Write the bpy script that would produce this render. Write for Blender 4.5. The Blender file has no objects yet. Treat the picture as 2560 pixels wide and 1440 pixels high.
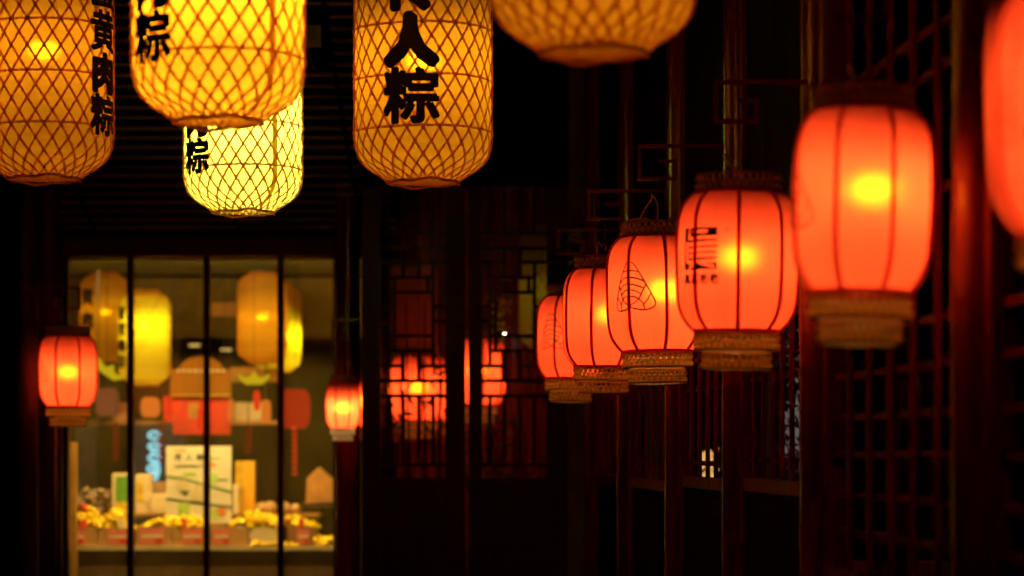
import bpy, bmesh, math, random
from math import sin, cos, pi, radians, atan2, sqrt
from mathutils import Vector, Matrix

random.seed(7)
S = bpy.context.scene
C = S.collection
F = 6044.4            # focal length in pixels of the 2560 px wide photograph (85 mm lens)

# ------------------------------------------------------------------ camera
cam_data = bpy.data.cameras.new('camera')
cam_data.lens = 85
cam_data.sensor_width = 36
cam_data.shift_y = 404 / 2560
cam_data.clip_end = 400
cam_data.dof.use_dof = True
cam_data.dof.focus_distance = 10.3
cam_data.dof.aperture_fstop = 1.8
cam = bpy.data.objects.new('camera', cam_data)
C.objects.link(cam)
cam.location = (0, 0, 1.6)
cam.rotation_euler = (radians(90), 0, 0)
S.camera = cam

# ------------------------------------------------------------------ night sky and faint moonlight
w = bpy.data.worlds.new('World')
S.world = w
w.use_nodes = True
wn = w.node_tree
sky = wn.nodes.new('ShaderNodeTexSky')
sky.sky_type = 'NISHITA'
sky.sun_disc = False
sky.sun_elevation = radians(2)
sky.sun_rotation = radians(150)
wn.links.new(sky.outputs[0], wn.nodes['Background'].inputs[0])
wn.nodes['Background'].inputs[1].default_value = 0.0006
sun_d = bpy.data.lights.new('moon', 'SUN')
sun_d.energy = 0.002
sun_d.angle = radians(2)
sun = bpy.data.objects.new('moon', sun_d)
sun.rotation_euler = (radians(60), 0, radians(150))
C.objects.link(sun)

S.view_settings.view_transform = 'Standard'
S.view_settings.look = 'None'
S.view_settings.exposure = 0
S.view_settings.gamma = 1
S.view_settings.use_curve_mapping = False
S.cycles.sample_clamp_indirect = 4
S.cycles.max_bounces = 9
S.cycles.diffuse_bounces = 5
S.cycles.glossy_bounces = 3
S.cycles.transmission_bounces = 8
S.cycles.caustics_reflective = False
S.cycles.caustics_refractive = True
S.cycles.blur_glossy = 0.5
S.cycles.use_denoising = True

# ------------------------------------------------------------------ helpers
def P(px, py, Y):
    """a point of the place at depth Y seen at that spot of the photograph"""
    return Vector(((px - 1280) / F * Y, Y, 1.6 + (1124 - py) / F * Y))

def M(o, loc=None, rz=None):
    if loc is not None: o.location = loc
    if rz is not None: o.rotation_euler = (0, 0, rz)
    return o

def empty(name, loc=(0, 0, 0), rz=0, parent=None):
    o = bpy.data.objects.new(name, None)
    o.empty_display_size = 0.1
    C.objects.link(o)
    o.location = loc
    o.rotation_euler = (0, 0, rz)
    if parent: o.parent = parent
    return o

def tag(o, label=None, cat=None, group=None, kind=None):
    if label: o['label'] = label
    if cat: o['category'] = cat
    if group: o['group'] = group
    if kind: o['kind'] = kind
    return o

def link(name, me, parent=None, loc=(0, 0, 0), rz=0):
    o = bpy.data.objects.new(name, me)
    C.objects.link(o)
    o.location = loc
    o.rotation_euler = (0, 0, rz)
    if parent: o.parent = parent
    return o

def mesh(name, verts, faces, mat, smooth=False):
    me = bpy.data.meshes.new(name)
    me.from_pydata([tuple(v) for v in verts], [], faces)
    me.materials.append(mat)
    if smooth:
        me.polygons.foreach_set('use_smooth', [True] * len(me.polygons))
    me.update()
    return me

class MB:
    """collects simple solids into one mesh"""
    def __init__(s): s.v = []; s.f = []
    def add(s, v, f):
        n = len(s.v); s.v += [Vector(a) for a in v]; s.f += [tuple(i + n for i in q) for q in f]; return s
    def box(s, x0, x1, y0, y1, z0, z1, T=None):
        v = [Vector(a) for a in ((x0,y0,z0),(x1,y0,z0),(x1,y1,z0),(x0,y1,z0),(x0,y0,z1),(x1,y0,z1),(x1,y1,z1),(x0,y1,z1))]
        if T: v = [T @ a for a in v]
        return s.add(v, [(0,3,2,1),(4,5,6,7),(0,1,5,4),(1,2,6,5),(2,3,7,6),(3,0,4,7)])
    def tube(s, pts, r, n=8, closed=False, caps=True):
        pts = [Vector(p) for p in pts]
        m = len(pts)
        rr = r if isinstance(r, (list, tuple)) else [r] * m
        up = Vector((0.13, 0.21, 0.97)).normalized()
        v = []
        for i, p in enumerate(pts):
            if closed: t = pts[(i + 1) % m] - pts[i - 1]
            else: t = pts[min(i + 1, m - 1)] - pts[max(i - 1, 0)]
            t.normalize()
            a = t.cross(up)
            if a.length < 0.2: a = t.cross(Vector((1, 0, 0)))
            a.normalize(); b = t.cross(a)
            for k in range(n):
                an = 2 * pi * k / n
                v.append(p + a * cos(an) * rr[i] + b * sin(an) * rr[i])
        f = []
        for i in range(m if closed else m - 1):
            j = (i + 1) % m
            for k in range(n):
                l = (k + 1) % n
                f.append((i*n+k, i*n+l, j*n+l, j*n+k))
        if caps and not closed:
            f.append(tuple(range(n))[::-1]); f.append(tuple((m-1)*n+k for k in range(n)))
        return s.add(v, f)
    def ball(s, c, r, nu=12, nv=8, sc=(1, 1, 1), R=None):
        v = []; f = []
        for j in range(nv + 1):
            th = pi * j / nv
            for i in range(nu):
                a = 2 * pi * i / nu
                p = Vector((sin(th)*cos(a)*r*sc[0], sin(th)*sin(a)*r*sc[1], cos(th)*r*sc[2]))
                if R: p = R @ p
                v.append(p + Vector(c))
        for j in range(nv):
            for i in range(nu):
                k = (i + 1) % nu
                f.append((j*nu+i, (j+1)*nu+i, (j+1)*nu+k, j*nu+k))
        return s.add(v, f)
    def lathe(s, prof, n=48, rfun=None):
        v = []; f = []
        for (z, r) in prof:
            for i in range(n):
                a = 2 * pi * i / n
                q = r if rfun is None else rfun(a, z, r)
                zz = z
                if isinstance(q, tuple): q, zz = q
                v.append(Vector((q * sin(a), -q * cos(a), zz)))
        for j in range(len(prof) - 1):
            for i in range(n):
                k = (i + 1) % n
                f.append((j*n+i, j*n+k, (j+1)*n+k, (j+1)*n+i))
        return s.add(v, f)
    def me(s, name, mat, smooth=False): return mesh(name, s.v, s.f, mat, smooth)
    def build(s, name, mat, parent=None, smooth=False, loc=(0, 0, 0), rz=0):
        return link(name, s.me(name, mat, smooth), parent, loc, rz)

def box(name, x0, x1, y0, y1, z0, z1, mat, parent=None, bev=0.0, T=None):
    o = MB().box(x0, x1, y0, y1, z0, z1, T).build(name, mat, parent)
    if bev:
        m = o.modifiers.new('bevel', 'BEVEL'); m.width = bev; m.segments = 2
    return o

# ------------------------------------------------------------------ materials
def nodes(name):
    m = bpy.data.materials.new(name); m.use_nodes = True
    nt = m.node_tree
    return m, nt, nt.nodes['Principled BSDF'], nt.nodes['Material Output']

def surf(name, col, rough=0.6, metal=0.0, var=0.35, scale=(8, 8, 8), bump=0.15, bscale=None, coat=0.0, spec=0.5):
    """principled surface with noise-driven colour and roughness variation and fine relief"""
    m, nt, b, out = nodes(name)
    N = nt.nodes; L = nt.links
    tc = N.new('ShaderNodeTexCoord'); mp = N.new('ShaderNodeMapping'); mp.inputs['Scale'].default_value = scale
    L.new(tc.outputs['Object'], mp.inputs[0])
    nz = N.new('ShaderNodeTexNoise'); nz.inputs['Scale'].default_value = 1; nz.inputs['Detail'].default_value = 6
    nz.inputs['Roughness'].default_value = 0.65
    L.new(mp.outputs[0], nz.inputs['Vector'])
    rp = N.new('ShaderNodeMapRange'); rp.inputs[1].default_value = 0.3; rp.inputs[2].default_value = 0.7
    rp.inputs[3].default_value = 1 - var; rp.inputs[4].default_value = 1 + var
    L.new(nz.outputs[0], rp.inputs[0])
    mx = N.new('ShaderNodeVectorMath'); mx.operation = 'SCALE'
    mx.inputs[0].default_value = col[:3]
    L.new(rp.outputs[0], mx.inputs['Scale'])
    L.new(mx.outputs[0], b.inputs['Base Color'])
    rr = N.new('ShaderNodeMapRange'); rr.inputs[1].default_value = 0.3; rr.inputs[2].default_value = 0.7
    rr.inputs[3].default_value = max(0.03, rough * 0.75); rr.inputs[4].default_value = min(1, rough * 1.25)
    L.new(nz.outputs[0], rr.inputs[0]); L.new(rr.outputs[0], b.inputs['Roughness'])
    b.inputs['Metallic'].default_value = metal
    b.inputs['Coat Weight'].default_value = coat
    b.inputs['Coat Roughness'].default_value = 0.15
    b.inputs['Specular IOR Level'].default_value = spec
    if bump:
        bp = N.new('ShaderNodeBump'); bp.inputs['Strength'].default_value = bump; bp.inputs['Distance'].default_value = 0.01
        L.new(nz.outputs[0], bp.inputs['Height']); L.new(bp.outputs[0], b.inputs['Normal'])
    return m

def emit(name, col, strength):
    m, nt, b, out = nodes(name)
    e = nt.nodes.new('ShaderNodeEmission'); e.inputs[0].default_value = (*col, 1); e.inputs[1].default_value = strength
    nt.links.new(e.outputs[0], out.inputs[0]); nt.nodes.remove(b)
    return m

def shade(name, col, see, see_col, see_rough, fibre=(30, 30, 30), var=0.12, diff=0.12, edge=0):
    """thin lit fabric or paper: translucent, a little diffuse, and partly see-through in a blurred way"""
    m, nt, b, out = nodes(name)
    N = nt.nodes; L = nt.links
    nt.nodes.remove(b)
    tc = N.new('ShaderNodeTexCoord'); mp = N.new('ShaderNodeMapping'); mp.inputs['Scale'].default_value = fibre
    L.new(tc.outputs['Object'], mp.inputs[0])
    nz = N.new('ShaderNodeTexNoise'); nz.inputs['Scale'].default_value = 1; nz.inputs['Detail'].default_value = 5
    L.new(mp.outputs[0], nz.inputs['Vector'])
    rp = N.new('ShaderNodeMapRange'); rp.inputs[1].default_value = 0.3; rp.inputs[2].default_value = 0.7
    rp.inputs[3].default_value = 1 - var; rp.inputs[4].default_value = 1.0
    L.new(nz.outputs[0], rp.inputs[0])
    mx = N.new('ShaderNodeVectorMath'); mx.operation = 'SCALE'; mx.inputs[0].default_value = col
    L.new(rp.outputs[0], mx.inputs['Scale'])
    tr = N.new('ShaderNodeBsdfTranslucent'); L.new(mx.outputs[0], tr.inputs[0])
    df = N.new('ShaderNodeBsdfDiffuse'); L.new(mx.outputs[0], df.inputs[0])
    m1 = N.new('ShaderNodeMixShader'); m1.inputs[0].default_value = diff
    L.new(tr.outputs[0], m1.inputs[1]); L.new(df.outputs[0], m1.inputs[2])
    last = m1
    if see > 0:
        rf = N.new('ShaderNodeBsdfRefraction'); rf.inputs['Color'].default_value = (*see_col, 1)
        rf.inputs['Roughness'].default_value = see_rough; rf.inputs['IOR'].default_value = 1.28
        m2 = N.new('ShaderNodeMixShader'); m2.inputs[0].default_value = see
        L.new(m1.outputs[0], m2.inputs[1]); L.new(rf.outputs[0], m2.inputs[2]); last = m2
    if edge:      # the smooth face of the cloth reflects more and lets less through at a grazing angle
        fr = N.new('ShaderNodeFresnel'); fr.inputs[0].default_value = edge
        gl = N.new('ShaderNodeBsdfGlossy'); gl.inputs['Roughness'].default_value = 0.5; gl.inputs[0].default_value = (.5, .12, .08, 1)
        m3 = N.new('ShaderNodeMixShader'); L.new(fr.outputs[0], m3.inputs[0]); L.new(last.outputs[0], m3.inputs[1]); L.new(gl.outputs[0], m3.inputs[2]); last = m3
    L.new(last.outputs[0], out.inputs[0])
    return m

MAT = {}
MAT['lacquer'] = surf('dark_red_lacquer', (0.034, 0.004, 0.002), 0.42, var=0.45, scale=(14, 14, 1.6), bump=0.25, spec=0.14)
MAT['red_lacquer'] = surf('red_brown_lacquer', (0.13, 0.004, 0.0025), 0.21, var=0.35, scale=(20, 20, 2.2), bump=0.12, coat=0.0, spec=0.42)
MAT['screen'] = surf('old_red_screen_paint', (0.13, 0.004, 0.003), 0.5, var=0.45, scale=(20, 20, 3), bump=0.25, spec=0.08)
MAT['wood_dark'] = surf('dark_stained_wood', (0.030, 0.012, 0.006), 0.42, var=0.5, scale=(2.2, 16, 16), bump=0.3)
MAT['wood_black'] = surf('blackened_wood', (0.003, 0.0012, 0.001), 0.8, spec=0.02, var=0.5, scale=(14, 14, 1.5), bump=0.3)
MAT['slat'] = surf('varnished_slat', (0.46, 0.27, 0.10), 0.30, var=0.5, scale=(1.2, 22, 22), bump=0.25)
MAT['ground'] = surf('grey_flagstone', (0.05, 0.045, 0.04), 0.7, var=0.4, scale=(1.5, 1.5, 1.5), bump=0.4)
MAT['wicker'] = surf('golden_wicker', (0.95, 0.58, 0.13), 0.30, var=0.4, scale=(60, 60, 60), bump=0.2)
def add_trans(m, col, f):
    nt = m.node_tree; N = nt.nodes; out = N['Material Output']; b = N['Principled BSDF']
    t = N.new('ShaderNodeBsdfTranslucent'); t.inputs[0].default_value = (*col, 1)
    x = N.new('ShaderNodeMixShader'); x.inputs[0].default_value = f
    nt.links.new(b.outputs[0], x.inputs[1]); nt.links.new(t.outputs[0], x.inputs[2]); nt.links.new(x.outputs[0], out.inputs[0])
add_trans(MAT['wicker'], (1.0, 0.78, 0.20), 0.75)
MAT['wicker_dark'] = surf('dark_split_bamboo', (0.20, 0.08, 0.02), 0.35, var=0.4, scale=(60, 60, 60), bump=0.2)
add_trans(MAT['wicker_dark'], (0.95, 0.50, 0.11), 0.6)
MAT['wicker_band'] = surf('split_bamboo_band', (0.30, 0.17, 0.06), 0.42, var=0.3, scale=(20, 20, 90), bump=0.2)
MAT['cord_red'] = None
MAT['cord_pink'] = surf('pale_flex', (0.85, 0.55, 0.42), 0.35, var=0.1, bump=0)
MAT['black_wire'] = surf('black_wire', (0.02, 0.02, 0.02), 0.5, bump=0)
MAT['ink'] = surf('dark_maroon_ink', (0.022, 0.004, 0.004), 0.75, var=0.5, scale=(25, 25, 60), bump=0.2)
MAT['logo_ink'] = surf('black_printing_ink', (0.02, 0.003, 0.004), 0.7, var=0.2, bump=0)
MAT['logo_line'] = surf('dark_red_print', (0.04, 0.002, 0.004), 0.7, var=0.2, bump=0)
MAT['cord_red'] = shade('dark_red_braid', (0.80, 0.010, 0.010), 0.0, (1, 1, 1), 0, fibre=(150, 150, 150), var=0.3, diff=0.3)
MAT['fabric'] = shade('red_lantern_silk', (0.95, 0.088, 0.048), 0.085, (1.0, 0.24, 0.0), 0.78, fibre=(13, 13, 3), var=0.20, edge=2.3)
MAT['strip'] = shade('bamboo_strip', (0.98, 0.54, 0.14), 0.0, (1, 1, 1), 0, fibre=(30, 30, 30), var=0.35, diff=0.12)
MAT['halo'] = shade('paste_edge', (0.72, 0.33, 0.06), 0.0, (1, 1, 1), 0, fibre=(30, 30, 30), var=0.2, diff=0.3)
MAT['paper'] = shade('oiled_lantern_paper', (0.94, 0.66, 0.085), 0.06, (1.0, 0.8, 0.08), 0.5, fibre=(16, 16, 40), var=0.14)
MAT['paper_seam'] = shade('paper_seam', (0.85, 0.50, 0.08), 0.0, (1, 1, 1), 0, fibre=(16, 16, 40), var=0.14)
MAT['gold'] = surf('gold_foil', (1.0, 0.66, 0.008), 0.34, metal=0.25, var=0.2, scale=(30, 30, 30), bump=0.5)
MAT['white_plastic'] = surf('white_plastic', (0.62, 0.58, 0.50), 0.4, var=0.05, bump=0)
MAT['black'] = surf('black_plastic', (0.012, 0.012, 0.012), 0.4, bump=0)
MAT['steel'] = surf('brushed_steel', (0.35, 0.35, 0.37), 0.35, metal=1.0, var=0.1, bump=0.05)

def glass():
    m, nt, b, out = nodes('window_glass')
    N = nt.nodes; L = nt.links
    nt.nodes.remove(b)
    fr = N.new('ShaderNodeFresnel'); fr.inputs[0].default_value = 1.5
    tr = N.new('ShaderNodeBsdfTransparent'); tr.inputs[0].default_value = (0.95, 0.98, 0.94, 1)
    gl = N.new('ShaderNodeBsdfGlossy'); gl.inputs['Roughness'].default_value = 0.02
    mx = N.new('ShaderNodeMixShader')
    L.new(fr.outputs[0], mx.inputs[0]); L.new(tr.outputs[0], mx.inputs[1]); L.new(gl.outputs[0], mx.inputs[2])
    du = N.new('ShaderNodeBsdfTranslucent'); du.inputs[0].default_value = (1, .72, .22, 1)  # amber tint puts a golden haze of light into the panes
    nz = N.new('ShaderNodeTexNoise'); nz.inputs['Scale'].default_value = 2.2; nz.inputs['Detail'].default_value = 4
    tc = N.new('ShaderNodeTexCoord'); L.new(tc.outputs['Object'], nz.inputs['Vector'])
    rp = N.new('ShaderNodeMapRange'); rp.inputs[1].default_value = .3; rp.inputs[2].default_value = .7; rp.inputs[3].default_value = .02; rp.inputs[4].default_value = .05
    L.new(nz.outputs[0], rp.inputs[0])
    m2 = N.new('ShaderNodeMixShader'); L.new(rp.outputs[0], m2.inputs[0]); L.new(mx.outputs[0], m2.inputs[1]); L.new(du.outputs[0], m2.inputs[2])
    L.new(m2.outputs[0], out.inputs[0])
    return m
MAT['glass'] = glass()

# ------------------------------------------------------------------ setting: ground, side gallery, end wall
GR = box('ground', -60, 60, -20, 120, -0.2, 0, MAT['ground']); tag(GR, kind='structure')

WALLX = lambda Y: 1.176 - 0.0741 * (Y - 6.0)       # line of the gallery columns
WANG = atan2(-0.0741, 1)                             # its heading away from +Y
def WT(Y):                                           # frame of the side wall: local +x = away from camera along the wall
    d = Vector((sin(WANG), cos(WANG), 0)); n = Vector((cos(WANG), -sin(WANG), 0))
    return Matrix(((d.x, n.x, 0, WALLX(Y)), (d.y, n.y, 0, Y), (0, 0, 1, 0), (0, 0, 0, 1)))

COLY = [4.25, 6.0, 7.95, 9.55, 11.2, 13.1, 14.75]
names_col = ['lacquered gallery column nearest the camera, beside the cut off red lantern',
             'thick glossy column at the right edge catching a bright red streak',
             'dark column rising behind the largest whole red lantern',
             'dark column standing behind the red lantern with the square seal',
             'dark column behind the lantern with the sharp leaf shaped dumpling drawing',
             'slim looking column behind the fourth red lantern from the right',
             'farthest column of the gallery, where it meets the dark lattice doors']
def lathe_col(r, h):
    mb = MB(); prof = [(0.18, r), (1.2, r*1.0), (2.6, r*0.985), (h, r*0.97)]
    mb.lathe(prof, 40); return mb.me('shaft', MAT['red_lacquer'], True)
shaft_me = lathe_col(0.085, 4.6)
base_me = MB().lathe([(0.0, 0.0), (0.0, 0.15), (0.05, 0.16), (0.13, 0.15), (0.18, 0.1), (0.18, 0.0)], 32).me('base', MAT['ground'], True)
for Y, lab in zip(COLY, names_col):
    c = empty('column', (WALLX(Y), Y, 0)); tag(c, lab, 'column', 'columns of the gallery on the right')
    link('shaft', shaft_me, c); link('stone_base', base_me, c)

# lattice screens between the columns (local x along the wall)
def side_screen(ya, yb, label, zlow, ztop, rails, nvert, skip=()):
    T = WT(ya); L = (yb - ya) / cos(WANG)
    a, b_ = 0.10, L - 0.10
    r = empty('lattice_screen'); r.matrix_world = T
    tag(r, label, 'lattice screen', 'lattice screens between the gallery columns')
    mb = lambda *q: MB().box(*q)
    for n_, q in (('jamb', (a, a+0.055, -0.03, 0.03, 0.12, 4.3)), ('jamb', (b_-0.055, b_, -0.03, 0.03, 0.12, 4.3))):
        mb(*q).build(n_, MAT['screen'], r)
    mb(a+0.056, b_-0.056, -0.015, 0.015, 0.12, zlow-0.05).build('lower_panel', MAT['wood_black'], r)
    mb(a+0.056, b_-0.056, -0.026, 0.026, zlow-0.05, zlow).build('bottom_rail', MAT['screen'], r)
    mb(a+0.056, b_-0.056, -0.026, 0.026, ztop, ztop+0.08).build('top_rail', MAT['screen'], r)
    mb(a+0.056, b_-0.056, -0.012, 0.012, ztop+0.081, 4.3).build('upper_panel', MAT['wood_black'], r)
    W_ = b_ - a - 0.112
    for i in range(nvert):
        x = a + 0.056 + W_ * (i + 1) / (nvert + 1)
        mb(x-0.007, x+0.007, -0.021, -0.003, zlow, ztop).build('lattice_bar', MAT['screen'], r)
    for z in rails:
        mb(a+0.056, b_-0.056, -0.002, 0.016, z-0.011, z+0.011).build('lattice_rail', MAT['screen'], r)
    return r
side_screen(4.25, 6.0, 'lattice screen nearest the camera between the two front gallery columns', 1.22, 3.3, [1.34, 1.46, 1.585, 1.70, 1.83, 1.955, 2.4, 2.8, 3.1], 4)
side_screen(6.0, 7.95, 'open lattice screen with red lit rails, right of the biggest whole red lantern', 1.22, 3.3, [1.34, 1.46, 1.585, 1.70, 1.83, 1.955, 2.30, 2.62, 2.74, 3.1], 5)
side_screen(7.95, 9.55, 'dark lattice screen with pale grey light showing through behind leaves', 1.49, 2.2, [1.56, 1.87, 1.95, 2.08], 6)
side_screen(9.55, 11.2, 'narrow visible lattice screen with warm yellow light glinting through it', 1.48, 2.2, [1.54, 1.87, 2.0], 5)
side_screen(11.2, 13.1, 'dark lattice screen behind the dumpling drawing lantern', 1.45, 2.2, [1.52, 1.9], 5)
side_screen(13.1, 14.75, 'farthest lattice screen of the gallery beside the lattice doors', 1.45, 2.2, [1.52, 1.9], 4)

# tie beam and roof over everything (above the frame)
b1 = MB().box(-0.5, 14, -0.09, 0.09, 4.3, 4.5).build('tie_beam', MAT['lacquer']); b1.matrix_world = WT(3.5)
tag(b1, 'long dark tie beam over the gallery columns', 'beam')
rf = box('roof_boards', -4.2, 3.2, 3.0, 17.0, 4.72, 4.80, MAT['wood_black']); tag(rf, kind='structure')
for i, Y in enumerate([4.6, 6.4, 7.7, 9.6, 11.2, 12.6]):
    b = box('ceiling_beam', -4.1, 2.6, Y-0.06, Y+0.06, 4.55, 4.72, MAT['lacquer'])
    tag(b, 'dark beam under the roof boards above the hanging lanterns', 'beam', 'roof beams above the lanterns')

# end wall with lattice door leaves
YE = 15.7
SC = YE / F
def ex(px): return (px - 1280) * SC
def ez(py): return 1.6 + (1124 - py) * SC
def leaf(x0, x1, ox0, ox1, label, bars=True, rot=0.0, drop=0.0):
    """one carved door leaf; pixel columns give its place on the end wall"""
    r = empty('lattice_door', (ex(x0), YE, 0), rot)
    tag(r, label, 'door', 'lattice doors on the end wall')
    X = lambda p: (p - x0) * SC
    zt, zb = ez(440), ez(1195)
    for n_, q in (('stile', (0, X(ox0), -0.03, 0.03, 0.10, 3.30)), ('stile', (X(ox1), X(x1), -0.03, 0.03, 0.10, 3.30)),
                  ('rail', (X(ox0), X(ox1), -0.027, 0.027, 0.10, 0.30)), ('rail', (X(ox0), X(ox1), -0.027, 0.027, zb-0.07, zb)),
                  ('rail', (X(ox0), X(ox1), -0.027, 0.027, zt, 3.30))):
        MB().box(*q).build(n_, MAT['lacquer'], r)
    zr = ez(1262); zq = ez(1298)
    MB().box(X(ox0), X(ox1), -0.012, 0.006, zr, zb-0.07).build('waist_panel', MAT['lacquer'], r)
    MB().box(X(ox0), X(ox1), -0.027, 0.027, zq, zr).build('rail', MAT['lacquer'], r)
    MB().box(X(ox0), X(ox1), -0.012, 0.006, 0.30, zq).build('lower_panel', MAT['lacquer'], r)
    MB().box(X(ox0)+0.05, X(ox1)-0.05, -0.020, -0.012, 0.36, zq-0.06).build('raised_panel', MAT['lacquer'], r)
    if not bars: return r
    k = (ox1 - ox0) / 161.0
    u = lambda p: X(ox0 + (p - 952) * k)
    def hb(pa, pb, py): MB().box(u(pa), u(pb), -0.010, 0.006, ez(py)-0.0125, ez(py)+0.0125).build('lattice_bar', MAT['lacquer'], r)
    def vb(px, ya, yb): MB().box(u(px)-0.0125, u(px)+0.0125, -0.008, 0.008, ez(yb), ez(ya)).build('lattice_bar', MAT['lacquer'], r)
    for py in (583, 621, 952, 990, 1163): hb(952, 1113, py)
    for py in (655, 915): hb(952, 1008, py); hb(1047, 1113, py)
    for py in (694, 731, 840, 877): hb(974, 1080, py)
    for py in (767, 803): hb(952, 970, py); hb(1083, 1113, py)
    for px in (972, 1083): vb(px, 655, 915); vb(px, 440, 583); vb(px, 990, 1163)
    for px in (1008, 1047):
        vb(px, 621, 694); vb(px, 877, 952); vb(px, 440, 583); vb(px, 990, 1163)
    vb(986, 694, 877); vb(1069, 694, 731)
    return r
leaf(905, 1163, 952, 1113, 'lattice door between the shop window and the dark gap, red lanterns glowing behind it')
leaf(1172, 1432, 1205, 1366, 'lattice door right of the thin red slit, half hidden by the farthest red lantern', rot=radians(0))
leaf(1440, 1700, 1487, 1648, 'dark lattice door at the far end, mostly hidden behind the row of red lanterns')
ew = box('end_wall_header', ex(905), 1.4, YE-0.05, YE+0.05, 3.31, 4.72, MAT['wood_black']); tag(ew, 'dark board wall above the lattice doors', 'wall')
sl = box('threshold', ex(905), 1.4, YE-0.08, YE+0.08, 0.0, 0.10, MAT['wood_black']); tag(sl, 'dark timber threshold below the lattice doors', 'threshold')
# room behind the doors
rm = box('room_back_wall', -0.95, 2.0, 18.6, 18.7, 0, 4.7, surf('brown_boarding', (0.36, 0.11, 0.045), 0.6, var=0.4, scale=(9, 9, 0.8), bump=0.3)); tag(rm, 'brown board wall behind the lattice doors', 'wall')
rl = box('room_side_wall', -0.93, -0.87, 15.75, 18.6, 0, 4.7, MAT['wood_black']); tag(rl, 'dark wall dividing the shop from the passage behind the doors', 'wall')
for px, w_, lb in ((985, .05, 'slim red brown post seen through the left bars of the left lattice door'), (1016, .03, 'thinnest red brown post, seen through the middle of the left lattice door'), (1060, .06, 'red brown post right of the middle behind the left lattice door'), (1098, .045, 'red brown post behind the right edge of the left lattice door'), (1240, .08, 'red brown post behind the left half of the right lattice door'), (1300, .12, 'widest red brown post, behind the middle of the right lattice door'), (1345, .05, 'slim red brown post at the right side of the right lattice door')):
    x = ex(px) * 17.6 / YE
    o = box('panel_post', x-w_/2, x+w_/2, 17.55, 17.6, 0, 3.6, MAT['red_lacquer']); tag(o, lb, 'post', 'posts behind the lattice doors')
tp = box('lit_wall_panel', ex(978)*1.1, ex(1092)*1.1, 17.3, 17.34, ez(880)*1.02, ez(640)*1.02, surf('lit_wall_amber', (0.7, 0.24, 0.07), 0.6, var=0.3, scale=(4, 4, 4))); tag(tp, 'brown board hanging behind the upper lattice of the left door', 'board')  # stands in for the lit wall; its light is put into the colour

# ------------------------------------------------------------------ shop front on the left
YW = 17.0
SW = YW / F
def wx(px): return (px - 1280) * SW
def wz(py): return 1.6 + (1124 - py) * SW
shop = empty('shop_window', (0, YW, 0)); tag(shop, 'large lit shop window with dark frame and three mullions', 'window')
zt = wz(642)
for px, w_ in ((327, 15), (517, 14), (702, 15)):
    MB().box(wx(px-w_/2), wx(px+w_/2), -0.035, 0.035, 0.12, zt).build('mullion', MAT['lacquer'], shop)
MB().box(wx(120), wx(905), -0.07, 0.07, zt, zt+0.13).build('header', MAT['lacquer'], shop)
MB().box(wx(120), wx(905), -0.03, 0.03, zt+.13, 4.7).build('leak_board', MAT['wood_black'], shop)  # unseen board added to stop lamp light leaking over the header
MB().box(wx(120), wx(905), -0.06, 0.06, 0.0, 0.12).build('sill', MAT['lacquer'], shop)
MB().box(wx(150), wx(172), -0.04, 0.04, 0.12, zt).build('jamb', MAT['lacquer'], shop)
MB().box(wx(834), wx(856), -0.04, 0.04, 0.12, zt).build('jamb', MAT['lacquer'], shop)
for a, b_ in ((172, 319.5), (334.5, 510), (524, 694.5), (709.5, 834)):
    MB().box(wx(a), wx(b_), -0.003, 0.003, 0.12, zt).build('glass_pane', MAT['glass'], shop)

# columns flanking the window
cr = empty('column', (P(870, 0, 16.3).x, 16.3, 0)); tag(cr, 'dark column at the right side of the shop window, behind the small red lantern', 'column')
link('shaft', MB().lathe([(0.18, .085), (4.6, .083)], 32).me('shaft', MAT['red_lacquer'], True), cr); link('stone_base', base_me, cr)
cl = empty('column', (P(118, 0, 15.75).x, 15.75, 0)); tag(cl, 'dark column behind the red lantern at the left of the shop window', 'column')
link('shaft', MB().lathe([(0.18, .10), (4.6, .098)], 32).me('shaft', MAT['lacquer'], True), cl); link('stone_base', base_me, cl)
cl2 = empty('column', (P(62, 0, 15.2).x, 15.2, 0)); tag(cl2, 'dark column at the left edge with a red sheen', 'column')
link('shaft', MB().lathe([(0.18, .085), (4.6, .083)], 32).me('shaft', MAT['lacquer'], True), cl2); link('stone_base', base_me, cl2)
lw = box('left_wall', -6, P(72, 0, 16.1).x, 16.1, 16.2, 0, 4.7, MAT['wood_black']); tag(lw, 'dark board wall at the far left', 'wall')
lw2 = box('corner_board', wx(20), wx(150), 16.75, 16.8, 0, 4.7, MAT['wood_black']); tag(lw2, 'dark boarding between the left columns and the shop window', 'wall')
rw2 = box('corner_board', wx(856), wx(900), 16.9, 16.95, 0, 4.7, MAT['wood_black']); tag(rw2, 'dark boarding between the shop window and the lattice door', 'wall')
pipe = MB().tube([(P(139, 0, 15.5).x, 15.5, 0), (P(139, 0, 15.5).x, 15.5, 2.05)], 0.009, 10).build('conduit_pipe', surf('galvanised_pipe', (0.22, 0.2, 0.26), 0.4, metal=0.6), smooth=True)
tag(pipe, 'thin grey conduit pipe running up under the left red lantern', 'pipe')

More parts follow.
